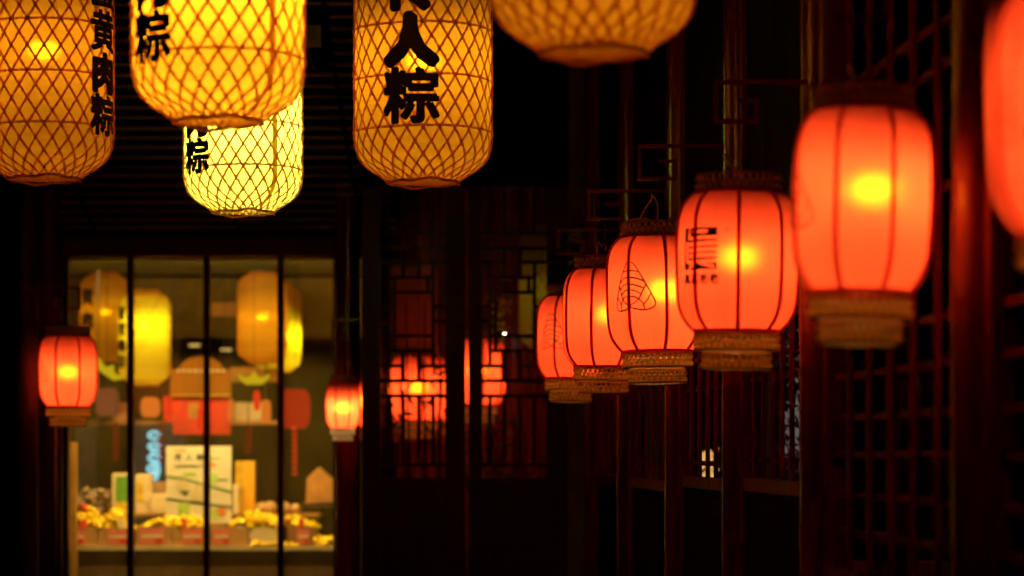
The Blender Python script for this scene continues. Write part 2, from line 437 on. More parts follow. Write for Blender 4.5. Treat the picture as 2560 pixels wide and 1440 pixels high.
# slatted soffit above the window, climbing towards the camera
sof = empty('slatted_soffit', (0, 0, 0)); tag(sof, 'louvred soffit of dark horizontal slats above the shop window', 'soffit')
NS = 27
sl_me = MB().box(0, 2.62, -0.06, 0.0, -0.006, 0.006).me('slat', MAT['slat'])
for i in range(NS):
    t = i / (NS - 1)
    Y = 16.86 - 3.9 * t; Z = 3.145 + 1.12 * t
    o = link('slat', sl_me, sof, (-3.42, Y, Z + random.uniform(-.004, .004)))
    o.rotation_euler = (radians(random.uniform(-4, 4)), 0, radians(random.uniform(-.12, .12)))
bb = MB(); bb.add([(-3.45, 16.92, 3.20), (-0.75, 16.92, 3.20), (-0.75, 13.0, 4.36), (-3.45, 13.0, 4.36), (-3.45, 16.92, 3.24), (-0.75, 16.92, 3.24), (-0.75, 13.0, 4.40), (-3.45, 13.0, 4.40)],
       [(0,1,2,3),(4,7,6,5),(0,4,5,1),(1,5,6,2),(2,6,7,3),(3,7,4,0)])
bb.build('backing_board', MAT['wood_black'], sof)
fas = box('soffit_beam', -3.5, -0.7, 12.92, 13.0, 4.36, 4.72, MAT['wood_black'], sof)
for x in (-2.9, -1.9, -1.05):
    MB().tube([(x, 16.8, 3.13), (x, 12.95, 4.235)], 0.012, 8).build('batten', MAT['wood_black'], sof)

# socket with plug and flex on a small board under the soffit
so = empty('wall_socket', P(783, 90, 13.5)); tag(so, 'white wall socket with a plug and dangling flex beside the bright orange lantern', 'socket')
sp = MB().box(-.043, .043, 0, .012, -.062, .062).build('socket_plate', MAT['white_plastic'], so); sp.modifiers.new('b', 'BEVEL').width = .003
MB().box(-.022, -.016, -.001, .0, .024, .034).box(-.004, .002, -.001, .0, .024, .034).build('socket_holes', MAT['black'], so)
MB().ball((-.01, -.016, -.012), .022, 12, 8, (1, .9, 1.3)).build('plug', MAT['white_plastic'], so, True)
MB().tube([(-.01 - .012*sin(k*.35), -.018, -.035 - k*.012) for k in range(14)], .003, 8).build('flex', MAT['white_plastic'], so, True)
bd = box('mounting_board', P(783, 0, 13.52).x-.09, P(783, 0, 13.52).x+.09, 13.513, 13.545, P(0, 170, 13.5).z, 4.72, MAT['wood_black']); tag(bd, 'narrow dark board carrying the white wall socket', 'board')

# ------------------------------------------------------------------ lantern parts
def smooth_prof(pts, n):
    out = []
    m = len(pts)
    for i in range(m - 1):
        p0 = pts[max(i-1, 0)]; p1 = pts[i]; p2 = pts[i+1]; p3 = pts[min(i+2, m-1)]
        for k in range(n):
            t = k / n
            f = lambda a, b, c, d: 0.5 * ((2*b) + (-a + c)*t + (2*a - 5*b + 4*c - d)*t*t + (-a + 3*b - 3*c + d)*t**3)
            out.append((f(p0[0], p1[0], p2[0], p3[0]), f(p0[1], p1[1], p2[1], p3[1])))
    out.append(pts[-1]); return out

def rad_at(prof, z):
    for (z0, r0), (z1, r1) in zip(prof, prof[1:]):
        if z0 <= z <= z1 and z1 > z0: return r0 + (r1 - r0) * (z - z0) / (z1 - z0)
    return prof[0][1] if z < prof[0][0] else prof[-1][1]

RP = smooth_prof([(0, .134), (.012, .147), (.035, .166), (.062, .180), (.10, .189), (.17, .193), (.25, .194), (.33, .192), (.375, .187), (.41, .174), (.432, .157), (.445, .143), (.45, .134)], 4)
def scal(a, z, r):
    e = min(1, abs(z - .225) / .225) ** 4
    return r * (1 - 0.018 * (1 - cos(8 * a)) / 2) + e * .0016 * (sin(27*a + 9*z) + .7*sin(43*a - 14*z)) * abs(sin(4*a))
red_me = {}
red_me['fabric'] = MB().lathe(RP, 160, scal).me('fabric', MAT['fabric'], True)
rb = MB(); N_ = 110
pp = []; rr = []
for i in range(N_ + 1):
    z = .45 * i / N_; r = rad_at(RP, z) + .002
    pp.append((0.0015 * (1 if i % 2 else -1), -r, z)); rr.append(.0078 if i % 2 else .0060)
rb.tube(pp, rr, 8); red_me['rib'] = rb.me('rib', MAT['cord_red'], True)
def ring_pts(r, z, n=64): return [(r * sin(2*pi*k/n), -r * cos(2*pi*k/n), z) for k in range(n)]
red_me['rim_lo'] = MB().tube(ring_pts(.136, 0), .0062, 8, True).me('rim_cord', MAT['cord_red'], True)
red_me['rim_hi'] = MB().tube(ring_pts(.136, .45), .0062, 8, True).me('rim_cord', MAT['cord_red'], True)

def woven(r, z0, h, n, w_, rim=0.0045, rim_bot=True):
    """ring woven from crossing split-bamboo strips with hoops on its edges and middle"""
    mb = MB()
    for fam in (1, -1):
        for i in range(n):
            v = []; f = []
            segs = 10
            for s in range(segs + 1):
                t = s / segs
                a = 2*pi*i/n + fam * (2*pi/n) * 2.0 * (t - .5)
                rr_ = r + .0022 * sin(t * 4 * 2*pi/2 + (0 if fam > 0 else pi)) * 1.0
                z = z0 + h * t
                ca, sa = cos(a), sin(a)
                tang = Vector((ca, sa, 0)); rad = Vector((sa, -ca, 0))
                al = Vector((fam * 2 * r * 2*pi/n * 2.0 / h * 0.5 * ca, fam * 2 * r * 2*pi/n * 2.0 / h * 0.5 * sa, 1)).normalized()
                side = al.cross(rad).normalized()
                p = rad * rr_ + Vector((0, 0, z))
                for (q, d) in ((-1, -1), (1, -1), (1, 1), (-1, 1)):
                    v.append(p + side * (w_ / 2 * q * (0.6 if d > 0 else 1)) + rad * (.0011 * d))
            for s in range(segs):
                for k in range(4):
                    l = (k + 1) % 4
                    f.append((s*4+k, s*4+l, (s+1)*4+l, (s+1)*4+k))
            mb.add(v, f)
    for z in (z0 + h * .03, z0 + h * .97): mb.tube(ring_pts(r + .001, z, 56), rim, 6, True)
    mb.tube(ring_pts(r - .002, z0 + h * .5, 56), .0018, 6, True)
    n0 = len(mb.f)
    for row in (.25, .75):
        for i in range(n):
            a = 2*pi*(i + (.5 if row > .5 else 0))/n
            mb.ball(((r+.0025)*sin(a), -(r+.0025)*cos(a), z0 + h*row), .0062, 6, 5, (1, 1, 1.15))
    mb.nknot = len(mb.f) - n0
    return mb
def ring_mesh(mb):
    me = mb.me('woven_ring', MAT['wicker_dark']); me.materials.append(MAT['wicker'])
    nb = len([f for f in mb.f]) ; k = mb.nknot
    for p in me.polygons:
        if p.index >= nb - k: p.material_index = 1
    return me
red_me['ring_hi'] = ring_mesh(woven(.133, .456, .050, 34, .0044))
red_me['ring_lo'] = ring_mesh(woven(.135, -.062, .055, 34, .0048))
red_me['ring_low2'] = ring_mesh(woven(.110, -.124, .052, 30, .0044, .003))
red_me['disc'] = MB().lathe([(-.066, .111), (-.066, .139), (-.062, .139), (-.062, .111), (-.066, .111)], 56).lathe([(-.126, .098), (-.126, .114), (-.122, .114), (-.122, .098), (-.126, .098)], 56).me('rim_band', MAT['wicker_band'])
bulb_me = {}
def bulb_mesh(key, col, st, r=.046):
    if key not in bulb_me:
        bulb_me[key] = MB().lathe([(-r*.72, 0.0001), (-r*.66, r*.5), (-r*.42, r*.86), (0, r), (r*.42, r*.86), (r*.62, r*.5), (r*.62, .0001)], 20).me('bulb', emit('bulb_' + key, col, st), True)
    return bulb_me[key]
sock_me = MB().lathe([(.042, .0001), (.038, .060), (.045, .056), (.055, .018), (.10, .016), (.10, .0001)], 24).me('lamp_holder', MAT['white_plastic'], True)

# --- drawing on curved lantern skins
def bend(V, prof, phi0, z0, lift, flat=0.5):
    out = []
    for v in V:
        z = z0 + v.y; r0 = rad_at(prof, z)
        a = phi0 + v.x / rad_at(prof, z0 + 0.0)
        rr_ = r0 + lift + v.z * flat
        out.append(Vector((rr_ * sin(a), -rr_ * cos(a), z)))
    return out

def chop(me, step=0.014):
    bm = bmesh.new(); bm.from_mesh(me)
    xs = [v.co.x for v in bm.verts]; ys = [v.co.y for v in bm.verts]
    for ax, lo, hi in ((0, min(xs), max(xs)), (1, min(ys), max(ys))):
        k = math.ceil(lo / step)
        while k * step < hi:
            co = [0, 0, 0]; no = [0, 0, 0]; co[ax] = k * step; no[ax] = 1
            bmesh.ops.bisect_plane(bm, geom=bm.verts[:] + bm.edges[:] + bm.faces[:], plane_co=co, plane_no=no, dist=1e-6)
            k += 1
    bm.to_mesh(me); bm.free(); return me

def glyph(ch, size, bold=0.0, sx=1.0, sy=1.0):
    """flat mesh of a character, centred, fattened into a rounded brush face by capsules along its outline"""
    cu = bpy.data.curves.new('glyph', 'FONT'); cu.body = ch; cu.size = 1.0
    cu.align_x = 'CENTER'; cu.resolution_u = 3
    ob = bpy.data.objects.new('glyph', cu); C.objects.link(ob)
    bpy.context.view_layer.update()
    dg = bpy.context.evaluated_depsgraph_get()
    me = bpy.data.meshes.new_from_object(ob.evaluated_get(dg))
    bpy.data.objects.remove(ob); bpy.data.curves.remove(cu)
    if len(me.vertices) == 0: return me
    if bold:
        bm = bmesh.new(); bm.from_mesh(me)
        V = [v.co.copy() for v in bm.verts]; bm.verts.index_update()
        Fc = [tuple(v.index for v in f.verts) for f in bm.faces]
        ed = [(e.verts[0].co.copy(), e.verts[1].co.copy()) for e in bm.edges if len(e.link_faces) == 1]
        bm.free()
        for n_, (a, b) in enumerate(ed):
            d = b - a
            if d.length < 1e-6: continue
            d.normalize(); nn = Vector((-d.y, d.x, 0)) * bold; up = Vector((0, 0, .0006 * (1 + n_ % 9)))
            k0 = len(V); V += [a+nn+up, a-nn+up, b-nn+up, b+nn+up]; Fc.append((k0, k0+1, k0+2, k0+3))
            k0 = len(V); up = Vector((0, 0, .0003 + .0006 * (1 + n_ % 9)))
            V += [a + Vector((bold*cos(q*pi/5), bold*sin(q*pi/5), 0)) + up for q in range(10)]; Fc.append(tuple(range(k0, k0+10)))
        me = bpy.data.meshes.new('glyph'); me.from_pydata([tuple(v) for v in V], [], Fc); me.update()
    xs = [v.co.x for v in me.vertices]; ys = [v.co.y for v in me.vertices]
    cx, cy = (min(xs)+max(xs))/2, (min(ys)+max(ys))/2
    k = size / max(max(xs)-min(xs), max(ys)-min(ys))
    for v in me.vertices:
        v.co = Vector(((v.co.x - cx) * k * sx, (v.co.y - cy) * k * sy, v.co.z * k))
    return me

def paint_glyph(name, ch, size, bold, prof, phi, z, lift, mat, parent, sx=1, sy=1, label=None):
    me = glyph(ch, size, bold, sx, sy)
    if len(me.vertices) == 0: return None
    me = chop(me)
    nv = bend([v.co for v in me.vertices], prof, phi, z, lift)
    for v, q in zip(me.vertices, nv): v.co = q
    me.materials.clear(); me.materials.append(mat)
    o = link(name, me, parent)
    if label: o['label'] = label
    return o

def strokes(lines, w_, mat, name, parent, prof, phi, z0, lift=.002):
    """lines: polylines in metres on the unrolled skin, drawn as thin ribbons"""
    V = []; Fc = []
    for ln in lines:
        ln = [Vector((a, b)) for a, b in ln]
        q = [ln[0]]
        for a, b in zip(ln, ln[1:]):
            n = max(1, int((b - a).length / .012))
            q += [a.lerp(b, (k+1)/n) for k in range(n)]
        m = len(q); base = len(V)
        for i, p in enumerate(q):
            t = q[min(i+1, m-1)] - q[max(i-1, 0)]; t.normalize()
            nrm = Vector((-t.y, t.x)) * w_ / 2
            V += [Vector((p.x+nrm.x, p.y+nrm.y, 0)), Vector((p.x-nrm.x, p.y-nrm.y, 0))]
        for i in range(m-1): Fc.append((base+2*i, base+2*i+1, base+2*i+3, base+2*i+2))
    return link(name, mesh(name, bend(V, prof, phi, z0, lift), Fc, mat), parent)

def sp(pts, n=6): return smooth_prof(pts, n)
# rice-dumpling drawing, pixel coordinates of the enlarged photograph -> metres (1 px = .000373 m across)
def Z_(x, y): return ((x - 385) * .000405, (365 - y) * .000375)
DUMP = [sp([Z_(*q) for q in pts]) for pts in (
    [(345,115),(375,120),(420,180),(500,330),(560,450),(594,540),(575,585),(500,610),(420,600),(340,570),(265,500),(235,400),(218,350)],
    [(345,115),(305,120),(265,210),(225,330),(195,450),(176,540),(195,600),(240,613),(290,600),(340,565),(430,500),(480,400),(508,345)],
    [(265,212),(305,198),(345,197),(390,202),(437,215)],
    [(228,325),(270,280),(320,265),(380,272),(440,290),(492,318),(508,345)],
    [(232,390),(270,350),(320,335),(380,345),(440,365),(487,388)],
    [(247,447),(280,410),(330,395),(390,408),(430,425),(462,445)],
    [(240,552),(255,505),(290,470),(340,465),(400,475),(450,510),(478,550),(492,608)],
    [(238,612),(240,552),(210,500),(195,455)],
    [(478,550),(510,520),(535,480),(552,440)])]

def seal(parent, phi, z0, prof):
    """square seal: dark blocks and bars that leave the light strokes of the character open"""
    W_, H_ = .137, .137
    def mp(x, y): return ((x - 645) / 570 * W_, (560 - y) / 730 * H_)
    light = [((470,180),(470,378),20,20), ((470,388),(560,380),20,22), ((560,377),(960,368),24,27), ((540,270),(745,265),14,38),
             ((425,455),(425,770),18,20), ((425,775),(475,795),20,26), ((475,785),(960,768),26,28),
             ((476,487),(560,480),22,35), ((560,480),(960,470),36,31), ((476,585),(560,580),22,35), ((560,580),(960,570),36,31),
             ((476,683),(560,677),22,35), ((560,677),(960,668),36,31), ((470,892),(560,800),14,27), ((690,812),(868,868),26,20)]
    def lit_at(x, y):
        for (x0, y0), (x1, y1), r0, r1 in light:
            dx, dy = x1-x0, y1-y0; t = max(0, min(1, ((x-x0)*dx + (y-y0)*dy) / (dx*dx + dy*dy)))
            if (x-x0-t*dx)**2 + (y-y0-t*dy)**2 < (r0 + (r1-r0)*t)**2: return True
        return False
    V = []; Fc = []; st = 7.0
    for jj in range(int(720 / st)):
        for ii in range(int(565 / st)):
            x, y = 362 + ii*st, 200 + jj*st
            if lit_at(x + st/2, y + st/2): continue
            b0 = len(V)
            for (a, b) in ((x, y), (x+st, y), (x+st, y+st), (x, y+st)):
                q = mp(a, b); V.append(Vector((q[0], q[1], 0)))
            Fc.append((b0, b0+3, b0+2, b0+1))
    o = link('square_seal', mesh('seal', bend(V, prof, phi, z0, .0035), Fc, MAT['logo_ink']), parent)
    return o

HEADING = lambda X, Y: -math.atan(X / Y)

def red_lantern(px_c, Y, zb, label, phase, scale=(1, 1, 1), bulb=('red_a', (1.0, .64, .19), 135), art=None, bx=0.0, bz=.235, bracket=None, hang=None, group='red lanterns'):
    X = (px_c - 1280) / F * Y
    r = empty('red_lantern', (X, Y, zb), HEADING(X, Y))
    tag(r, label, 'lantern', group)
    ph = radians(phase)
    def k(o): o.scale = scale; return o
    k(link('fabric', red_me['fabric'], r, rz=ph))
    for i in range(8): k(link('rib', red_me['rib'], r, rz=ph + i * pi / 4))
    k(link('rim_cord', red_me['rim_lo'], r)); k(link('rim_cord', red_me['rim_hi'], r))
    k(link('woven_ring', red_me['ring_hi'], r)); k(link('woven_ring', red_me['ring_lo'], r)); k(link('woven_ring', red_me['ring_low2'], r)); k(link('rim_band', red_me['disc'], r))
    bl = link('bulb', bulb_mesh(*bulb), r, (bx, 0, bz * scale[2])); link('lamp_holder', sock_me, r, (bx, 0, bz * scale[2]))
    pr = [(a*scale[2], b*scale[0]) for a, b in RP]
    if art:
        kind, deg = art
        if kind == 'dumpling':
            strokes(DUMP, .0054, MAT['logo_line'], 'dumpling_drawing', r, pr, radians(deg), .245*scale[2], .0045)
        else:
            seal(r, radians(deg), .258, pr)
            for i, ch in enumerate('真真老老'):
                paint_glyph('character', ch, .033, .035, pr, radians(deg) + (-.052 + i*.0355)/.19, .162, .0035, MAT['logo_ink'], r)
            paint_glyph('character', 'R', .011, .02, pr, radians(deg) + .098/.19, .317, .0035, MAT['logo_line'], r)
    # hanging wires across the top ring and up to the hook
    zt_ = .506 * scale[2]; h = hang if hang else .13
    MB().tube([(-.13*scale[0], 0, zt_-.01), (0, 0, zt_-.004), (.13*scale[0], 0, zt_-.01)], .0022, 6).build('cross_wire', MAT['black_wire'], r)
    MB().tube([(0, 0, zt_-.004), (0.004, 0, zt_+h*.5), (0, 0, zt_+h)], .0022, 6).build('hanging_wire', MAT['black_wire'], r)
    return r

def flex(parent, pts, rad_=.0035): return MB().tube(smooth_prof3(pts), rad_, 8).build('power_flex', MAT['cord_pink'], parent, True)
def smooth_prof3(pts, n=6):
    out = []; m = len(pts)
    for i in range(m-1):
        p0, p1, p2, p3 = [Vector(pts[j]) for j in (max(i-1,0), i, i+1, min(i+2,m-1))]
        for k in range(n):
            t = k/n
            out.append(0.5*((2*p1)+(-p0+p2)*t+(2*p0-5*p1+4*p2-p3)*t*t+(-p0+3*p1-3*p2+p3)*t**3))
    out.append(Vector(pts[-1])); return out

def bracket(Xc, Xl, Y, ztop, zl, label, sgn=1):
    """square fret bracket: from the column (Xc) out past the lantern's hanging point (Xl)"""
    r = empty('fret_bracket', (Xc, Y, 0)); tag(r, label, 'bracket', 'fret brackets carrying the red lanterns')
    d = Xl - Xc; t = .0075
    xo = d + (-.07 if d < 0 else .07)
    def bar(x0, z0, x1, z1):
        MB().box(min(x0, x1)-t, max(x0, x1)+t, -t*1.3, t*1.3, min(z0, z1)-t, max(z0, z1)+t).build('bar', MAT['red_lacquer'], r)
    z2 = ztop - .128; z3 = ztop - .06
    bar(0, ztop, xo, ztop); bar(xo, ztop - .0155, xo, z2 + .0155); bar(xo, z2, d*.72, z2)
    bar(d*.95, z3, d*.72, z3); bar(d*.72, z3 - .0155, d*.72, z2 + .0155)
    bar(0, zl + .012, d*.5, zl + .012) if False else None
    MB().tube([(d, 0, z2), (d, 0, z2 - .02), (d+.008, 0, z2 - .03), (d, 0, z2 - .037)], .003, 6).build('hook', MAT['black_wire'], r)
    return r

ZB = 1.986
ROW = [  # px centre, depth, height-of-body bottom, label, rib phase, art, scale
    (2745, 4.32, 'very large red lantern cut off by the right edge of the photo', 30, ('dumpling', -31), (1, 1, 1), (.0, .25)),
    (2152, 5.98, 'biggest whole red lantern, with a bright bulb spot and dumpling drawing at its left edge', 24, ('dumpling', -69), (.912, .912, 1), (.02, .255)),
    (1842, 7.88, 'red lantern printed with a black square seal, hanging by its pale flex', 1, ('seal', -39), (1, 1, 1), (.005, .24)),
    (1643, 9.54, 'red lantern with the sharpest dumpling drawing, a pale flex looping above it', 12, ('dumpling', -26), (1, 1, 1), (.03, .24)),
    (1509, 11.2, 'plain red lantern between the two dumpling drawing lanterns of the row', -17, None, (1, 1, 1), (.02, .24)),
    (1427, 13.2, 'smallest and farthest red lantern of the right hand row, dumpling drawing half visible', -28, ('dumpling', -29), (1, 1, 1), (.03, .24))]
lan = []
VAR = [(110, .60, 1.2, -.8), (128, .64, -1.0, 1.2), (112, .60, .8, .6), (135, .66, -.9, -1.0), (120, .58, 1.4, .4), (104, .62, -1.2, .9)]
for (px, Y, lab, ph, art, sc, bxy) in ROW:
    o = red_lantern(px, Y, ZB, lab, ph, sc, art=art, bx=bxy[0], bz=bxy[1], hang=.14, bulb=('row_%d' % int(Y), (1.0, VAR[len(lan)][1], .19), VAR[len(lan)][0]))
    o.rotation_euler.x = radians(VAR[len(lan)][2]); o.rotation_euler.y = radians(VAR[len(lan)][3])
    lan.append(o)
lab_b = ['nearest fret bracket above the cut off red lantern', 'fret bracket above the biggest whole red lantern, faint in the dark', 'fret bracket above the red lantern with the square seal',
         'fret bracket above the lantern with the sharpest dumpling drawing', 'fret bracket above the plain red lantern of the row', 'farthest fret bracket above the smallest lantern of the row']
for o, (px, Y, *_), lab, cy in zip(lan, ROW, lab_b, COLY):
    zt_ = ZB + .506 + .14 + .037 + .128
    bracket(WALLX(Y) - .08, o.location.x, Y, zt_, 0, lab)
flex(lan[3], [(-.01, -.02, .62), (-.012, -.025, .60), (-.04, -.03, .56), (-.075, -.03, .50), (-.12, -.06, .49), (-.11, -.13, .503), (-.05, -.15, .512), (-.01, -.135, .50), (.01, -.12, .47)], .0035)
flex(lan[3], [(-.012, -.02, .62), (.004, -.02, .60), (.012, -.02, .57), (.01, -.01, .52)], .0028)
flex(lan[2], [(-.047, -.10, .566), (-.035, -.11, .545), (-.02, -.12, .52), (.0, -.12, .50), (.02, -.12, .49)], .0045)
flex(lan[1], [(-.04, -.08, .55), (-.03, -.10, .525), (-.01, -.12, .49), (.01, -.12, .47)], .004)
flex(lan[4], [(-.01, -.10, .545), (-.03, -.11, .565), (-.035, -.12, .53), (-.03, -.12, .50)], .003)
flex(lan[4], [(-.012, -.10, .55), (.0, -.10, .56), (.008, -.10, .53)], .003)

# left lanterns by the window
lL = red_lantern(170, 15.1, 1.868, 'red lantern hanging left of the shop window, dumpling drawing at its left edge', 22, (.98, .98, .98), art=('dumpling', -66), bx=0.0, bz=.22, hang=.07)
b_ = bracket(P(95, 0, 15.1).x - .1, lL.location.x, 15.1, P(0, 720, 15.1).z, 0, 'fret bracket above the red lantern left of the shop window')
lR = red_lantern(857, 16.0, P(0, 1071, 16.0).z, 'small red lantern with pale woven rings against the right end of the shop window', 22, (.60, .60, .68), art=None, bx=0.0, bz=.2, hang=.4)
b2_ = bracket(P(905, 0, 16.0).x, lR.location.x, 16.0, P(0, 800, 16.0).z, 0, 'fret bracket holding the small red lantern at the right end of the shop window')
for o in lR.children:
    if o.name.startswith('woven_ring'):
        for sl_ in o.material_slots: sl_.link = 'OBJECT'; sl_.material = MAT['white_plastic']
lR2 = red_lantern(905, 15.98+.4, P(0, 1068, 16.4).z, 'red lantern mostly hidden behind the lattice door post, only its left side showing', 10, (.62, .62, .74), hang=.4)
# lanterns behind the doors
red_lantern(1193, 16.35, 1.90, 'red lantern behind the right lattice door, split by the dark gap', 12, art=('dumpling', 10), bx=.0, hang=1.6)
red_lantern(1046, 16.6, P(0, 1052, 16.6).z, 'red lantern glowing behind the middle of the left lattice door', 8, bx=.0, bz=.23, hang=1.6)
red_lantern(962, 17.15, P(0, 1062, 17.15).z, 'red lantern behind the left edge of the left lattice door', 22, (.85, .85, 1), bx=.0, hang=1.6)
red_lantern(1092, 17.9, P(0, 1050, 17.9).z, 'red lantern farthest back behind the right side of the left lattice door', 22, (.7, .7, .9), bx=.0, hang=1.6)

# ------------------------------------------------------------------ bamboo lanterns
BR = .274
BP = smooth_prof([(0, .143), (.022, .170), (.045, .207), (.075, .243), (.11, .263), (.15, .272), (.19, .274), (.30, .2742), (.45, .2742), (.60, .2742), (.75, .2742), (.79, .274), (.83, .272), (.87, .263), (.905, .243), (.935, .207), (.958, .170), (.98, .143)], 4)
BP_in = [(.024, .121), (.017, .125), (.009, .132), (.002, .139)]
def bwob(a, z, r):
    k = max(0, 1 - z / .06); k2 = max(0, (z - .92) / .06)
    return (r + .0006 * sin(9*a + z*14), z)
pap_prof = BP_in + [(z, r - .004) for z, r in BP] + [(.977, .136), (.96, .120), (.94, .108)]
bam_me = {}
bam_me['paper'] = MB().lathe(pap_prof, 110, bwob).me('paper_shade', MAT['paper'], True)
arc = [0]
for (z0, r0), (z1, r1) in zip(BP, BP[1:]): arc.append(arc[-1] + sqrt((z1-z0)**2 + (r1-r0)**2))
def strip_mesh(fam, w_=.0094):
    NB = 27; rate = 2 * (2*pi/NB) / .204
    th = 0; pts = []
    path = [(BP_in[0][0], BP_in[0][1]), (BP_in[1][0], BP_in[1][1]), (BP_in[2][0], BP_in[2][1])] + BP
    prev = None; res = []
    for (z, r) in path:
        if prev is not None:
            ds = sqrt((z-prev[0])**2 + (r-prev[1])**2); th += fam * rate * ds * (BR / max(r, .09))**0.35
        prev = (z, r); res.append((z, r, th))
    mid = res[len(res)//2][2]
    V = []; Fc = []
    lift = .0015 if fam > 0 else .0032
    for i, (z, r, t) in enumerate(res):
        a = t - mid
        rr_, zz = r, z
        rad = Vector((sin(a), -cos(a), 0)); tan = Vector((cos(a), sin(a), 0))
        z1, r1, t1 = res[min(i+1, len(res)-1)]; z0, r0, t0 = res[max(i-1, 0)]
        al = Vector(((r1*sin(t1-mid) - r0*sin(t0-mid)), -(r1*cos(t1-mid) - r0*cos(t0-mid)), z1 - z0)).normalized()
        # surface normal
        sn = Vector((rad.x * (z1-z0), rad.y * (z1-z0), -(r1-r0)))
        sn = sn.normalized() if sn.length > 1e-6 else rad
        if z1 < z0: sn = -sn
        side = al.cross(sn).normalized()
        p = rad * rr_ + Vector((0, 0, zz)) + sn * lift
        for q, d in ((-1, -1), (1, -1), (1, 1), (-1, 1)): V.append(p + side * (w_/2*q) + sn * (.0007*d))
    for i in range(len(res)-1):
        for k in range(4):
            l = (k+1) % 4; Fc.append((i*4+k, i*4+l, (i+1)*4+l, (i+1)*4+k))
    return mesh('bamboo_strip', V, Fc, MAT['strip'])
bam_me['a'] = strip_mesh(1); bam_me['b'] = strip_mesh(-1)
def hoop_mesh(z, w_=.0088, amp=.0):
    r = rad_at(BP, z) + .0048; n = 90
    V = []; Fc = []
    for i in range(n):
        a = 2*pi*i/n; zz = z + amp * sin(3*a)
        for dr, dz in ((-.0008, -w_/2), (.0008, -w_/2), (.0008, w_/2), (-.0008, w_/2)):
            V.append(Vector(((r+dr)*sin(a), -(r+dr)*cos(a), zz+dz)))
    for i in range(n):
        j = (i+1) % n
        for k in range(4):
            l = (k+1) % 4; Fc.append((i*4+k, j*4+k, j*4+l, i*4+l))
    return mesh('bamboo_hoop', V, Fc, MAT['strip'])
bam_me['hoops'] = [hoop_mesh(z, amp=.002) for z in (.19, .39, .59, .79)]
rim = []
for i in range(110):
    a = 2*pi*i/110; r_ = .1445 + .002*sin(7*a+1); z_ = -.004 + .004*sin(3*a+.6) + .003*sin(7*a); rim.append((r_*sin(a), -r_*cos(a), z_))
rim2 = [(p[0], p[1], .98 - (p[2])) for p in rim]
bam_me['rim'] = MB().tube(rim, .006, 6, True).me('rim_binding', MAT['strip'], True)
bam_me['rim2'] = MB().tube(rim2, .006, 6, True).me('rim_binding', MAT['strip'], True)
seam = MB(); v = []; f = []
for i, (z, r) in enumerate(BP):
    for s in (-1, 1): v.append(Vector((r*sin(s*.045) - .001*sin(s*.045), -(r-.0025)*cos(.045), z)))
for i in range(len(BP)-1): f.append((2*i, 2*i+1, 2*i+3, 2*i+2))
bam_me['seam'] = seam.add(v, f).me('paper_seam', MAT['paper_seam'], True)

def bamboo_lantern(X, Y, zb, label, text=None, deg=0, bulb=('amber', (1, .5, .1), 60), size=.14, pitch=.165, z0=.235, seam_deg=None, scale=1.0, bz=.42, group='bamboo lanterns', hang=None, phase=0, bold=.045, bx=0):
    r = empty('bamboo_lantern', (X, Y, zb), HEADING(X, Y))
    tag(r, label, 'lantern', group)
    r.scale = (scale,) * 3
    link('paper_shade', bam_me['paper'], r)
    for i in range(27):
        link('bamboo_strip', bam_me['a'], r, rz=2*pi*i/27); link('bamboo_strip', bam_me['b'], r, rz=2*pi*i/27)
    for h in bam_me['hoops']: link('bamboo_hoop', h, r)
    link('rim_binding', bam_me['rim'], r); link('rim_binding', bam_me['rim2'], r)
    link('bulb', bulb_mesh(*bulb), r, (bx, 0, bz)); link('lamp_holder', sock_me, r, (bx, 0, bz))
    if seam_deg is not None: link('paper_seam', bam_me['seam'], r, rz=radians(seam_deg))
    if text:
        for i, ch in enumerate(text):
            z = z0 + pitch * (len(text) - 1 - i)
            bold = {'人': .100, '传': .075, '肉': .070, '粽': .038, '蛋': .034, '黄': .035}.get(ch, .03)
            paint_glyph('character', ch, size, bold, BP, radians(deg), z, .0080, MAT['ink'], r)
    top = (hang if hang else (4.55 - zb)) / scale
    MB().tube([(-.14, 0, .98), (0, 0, 1.02), (.14, 0, .98)], .003, 6).build('handle_wire', MAT['black_wire'], r)
    MB().tube([(0, 0, 1.02), (0.002, 0, (1.02+top)/2), (0, 0, top)], .003, 6).build('hanging_wire', MAT['black_wire'], r)
    return r

def bl(px, py_bot, Y, *a, **k):
    X = (px - 1280) / F * Y; z = 1.6 + (1124 - py_bot) / F * Y
    return bamboo_lantern(X, Y, z, *a, **k)
bl(110, 446, 9.6, 'dim amber bamboo lantern at the left edge, dark characters down its right side', '蛋黄肉粽', 56, ('amber', (1, .44, .055), 62), bz=.50, size=.165)
bl(546, 303, 7.7, 'brightest orange yellow bamboo lantern, in front of the greenish one', '肉粽', -48, ('orange', (1, .52, .085), 300), seam_deg=38, bz=.50, size=.165)
bl(1058, 455, 9.6, 'amber bamboo lantern with large dark characters down its front', '传人粽', -10, ('amber2', (1, .48, .060), 76), size=.222, pitch=.216, z0=.305, bz=.47, bold=.05)
bl(608, 530, 11.2, 'pale greenish yellow bamboo lantern below and behind the brightest orange one', '肉粽', -50, ('white', (.72, 1.05, .70), 380), seam_deg=32, size=.165, bz=.42)
bl(1483, 130, 6.4, 'blurred bamboo lantern cut off at the top, only its round bottom showing', None, 0, ('amber3', (1, .42, .06), 85), bz=.5)

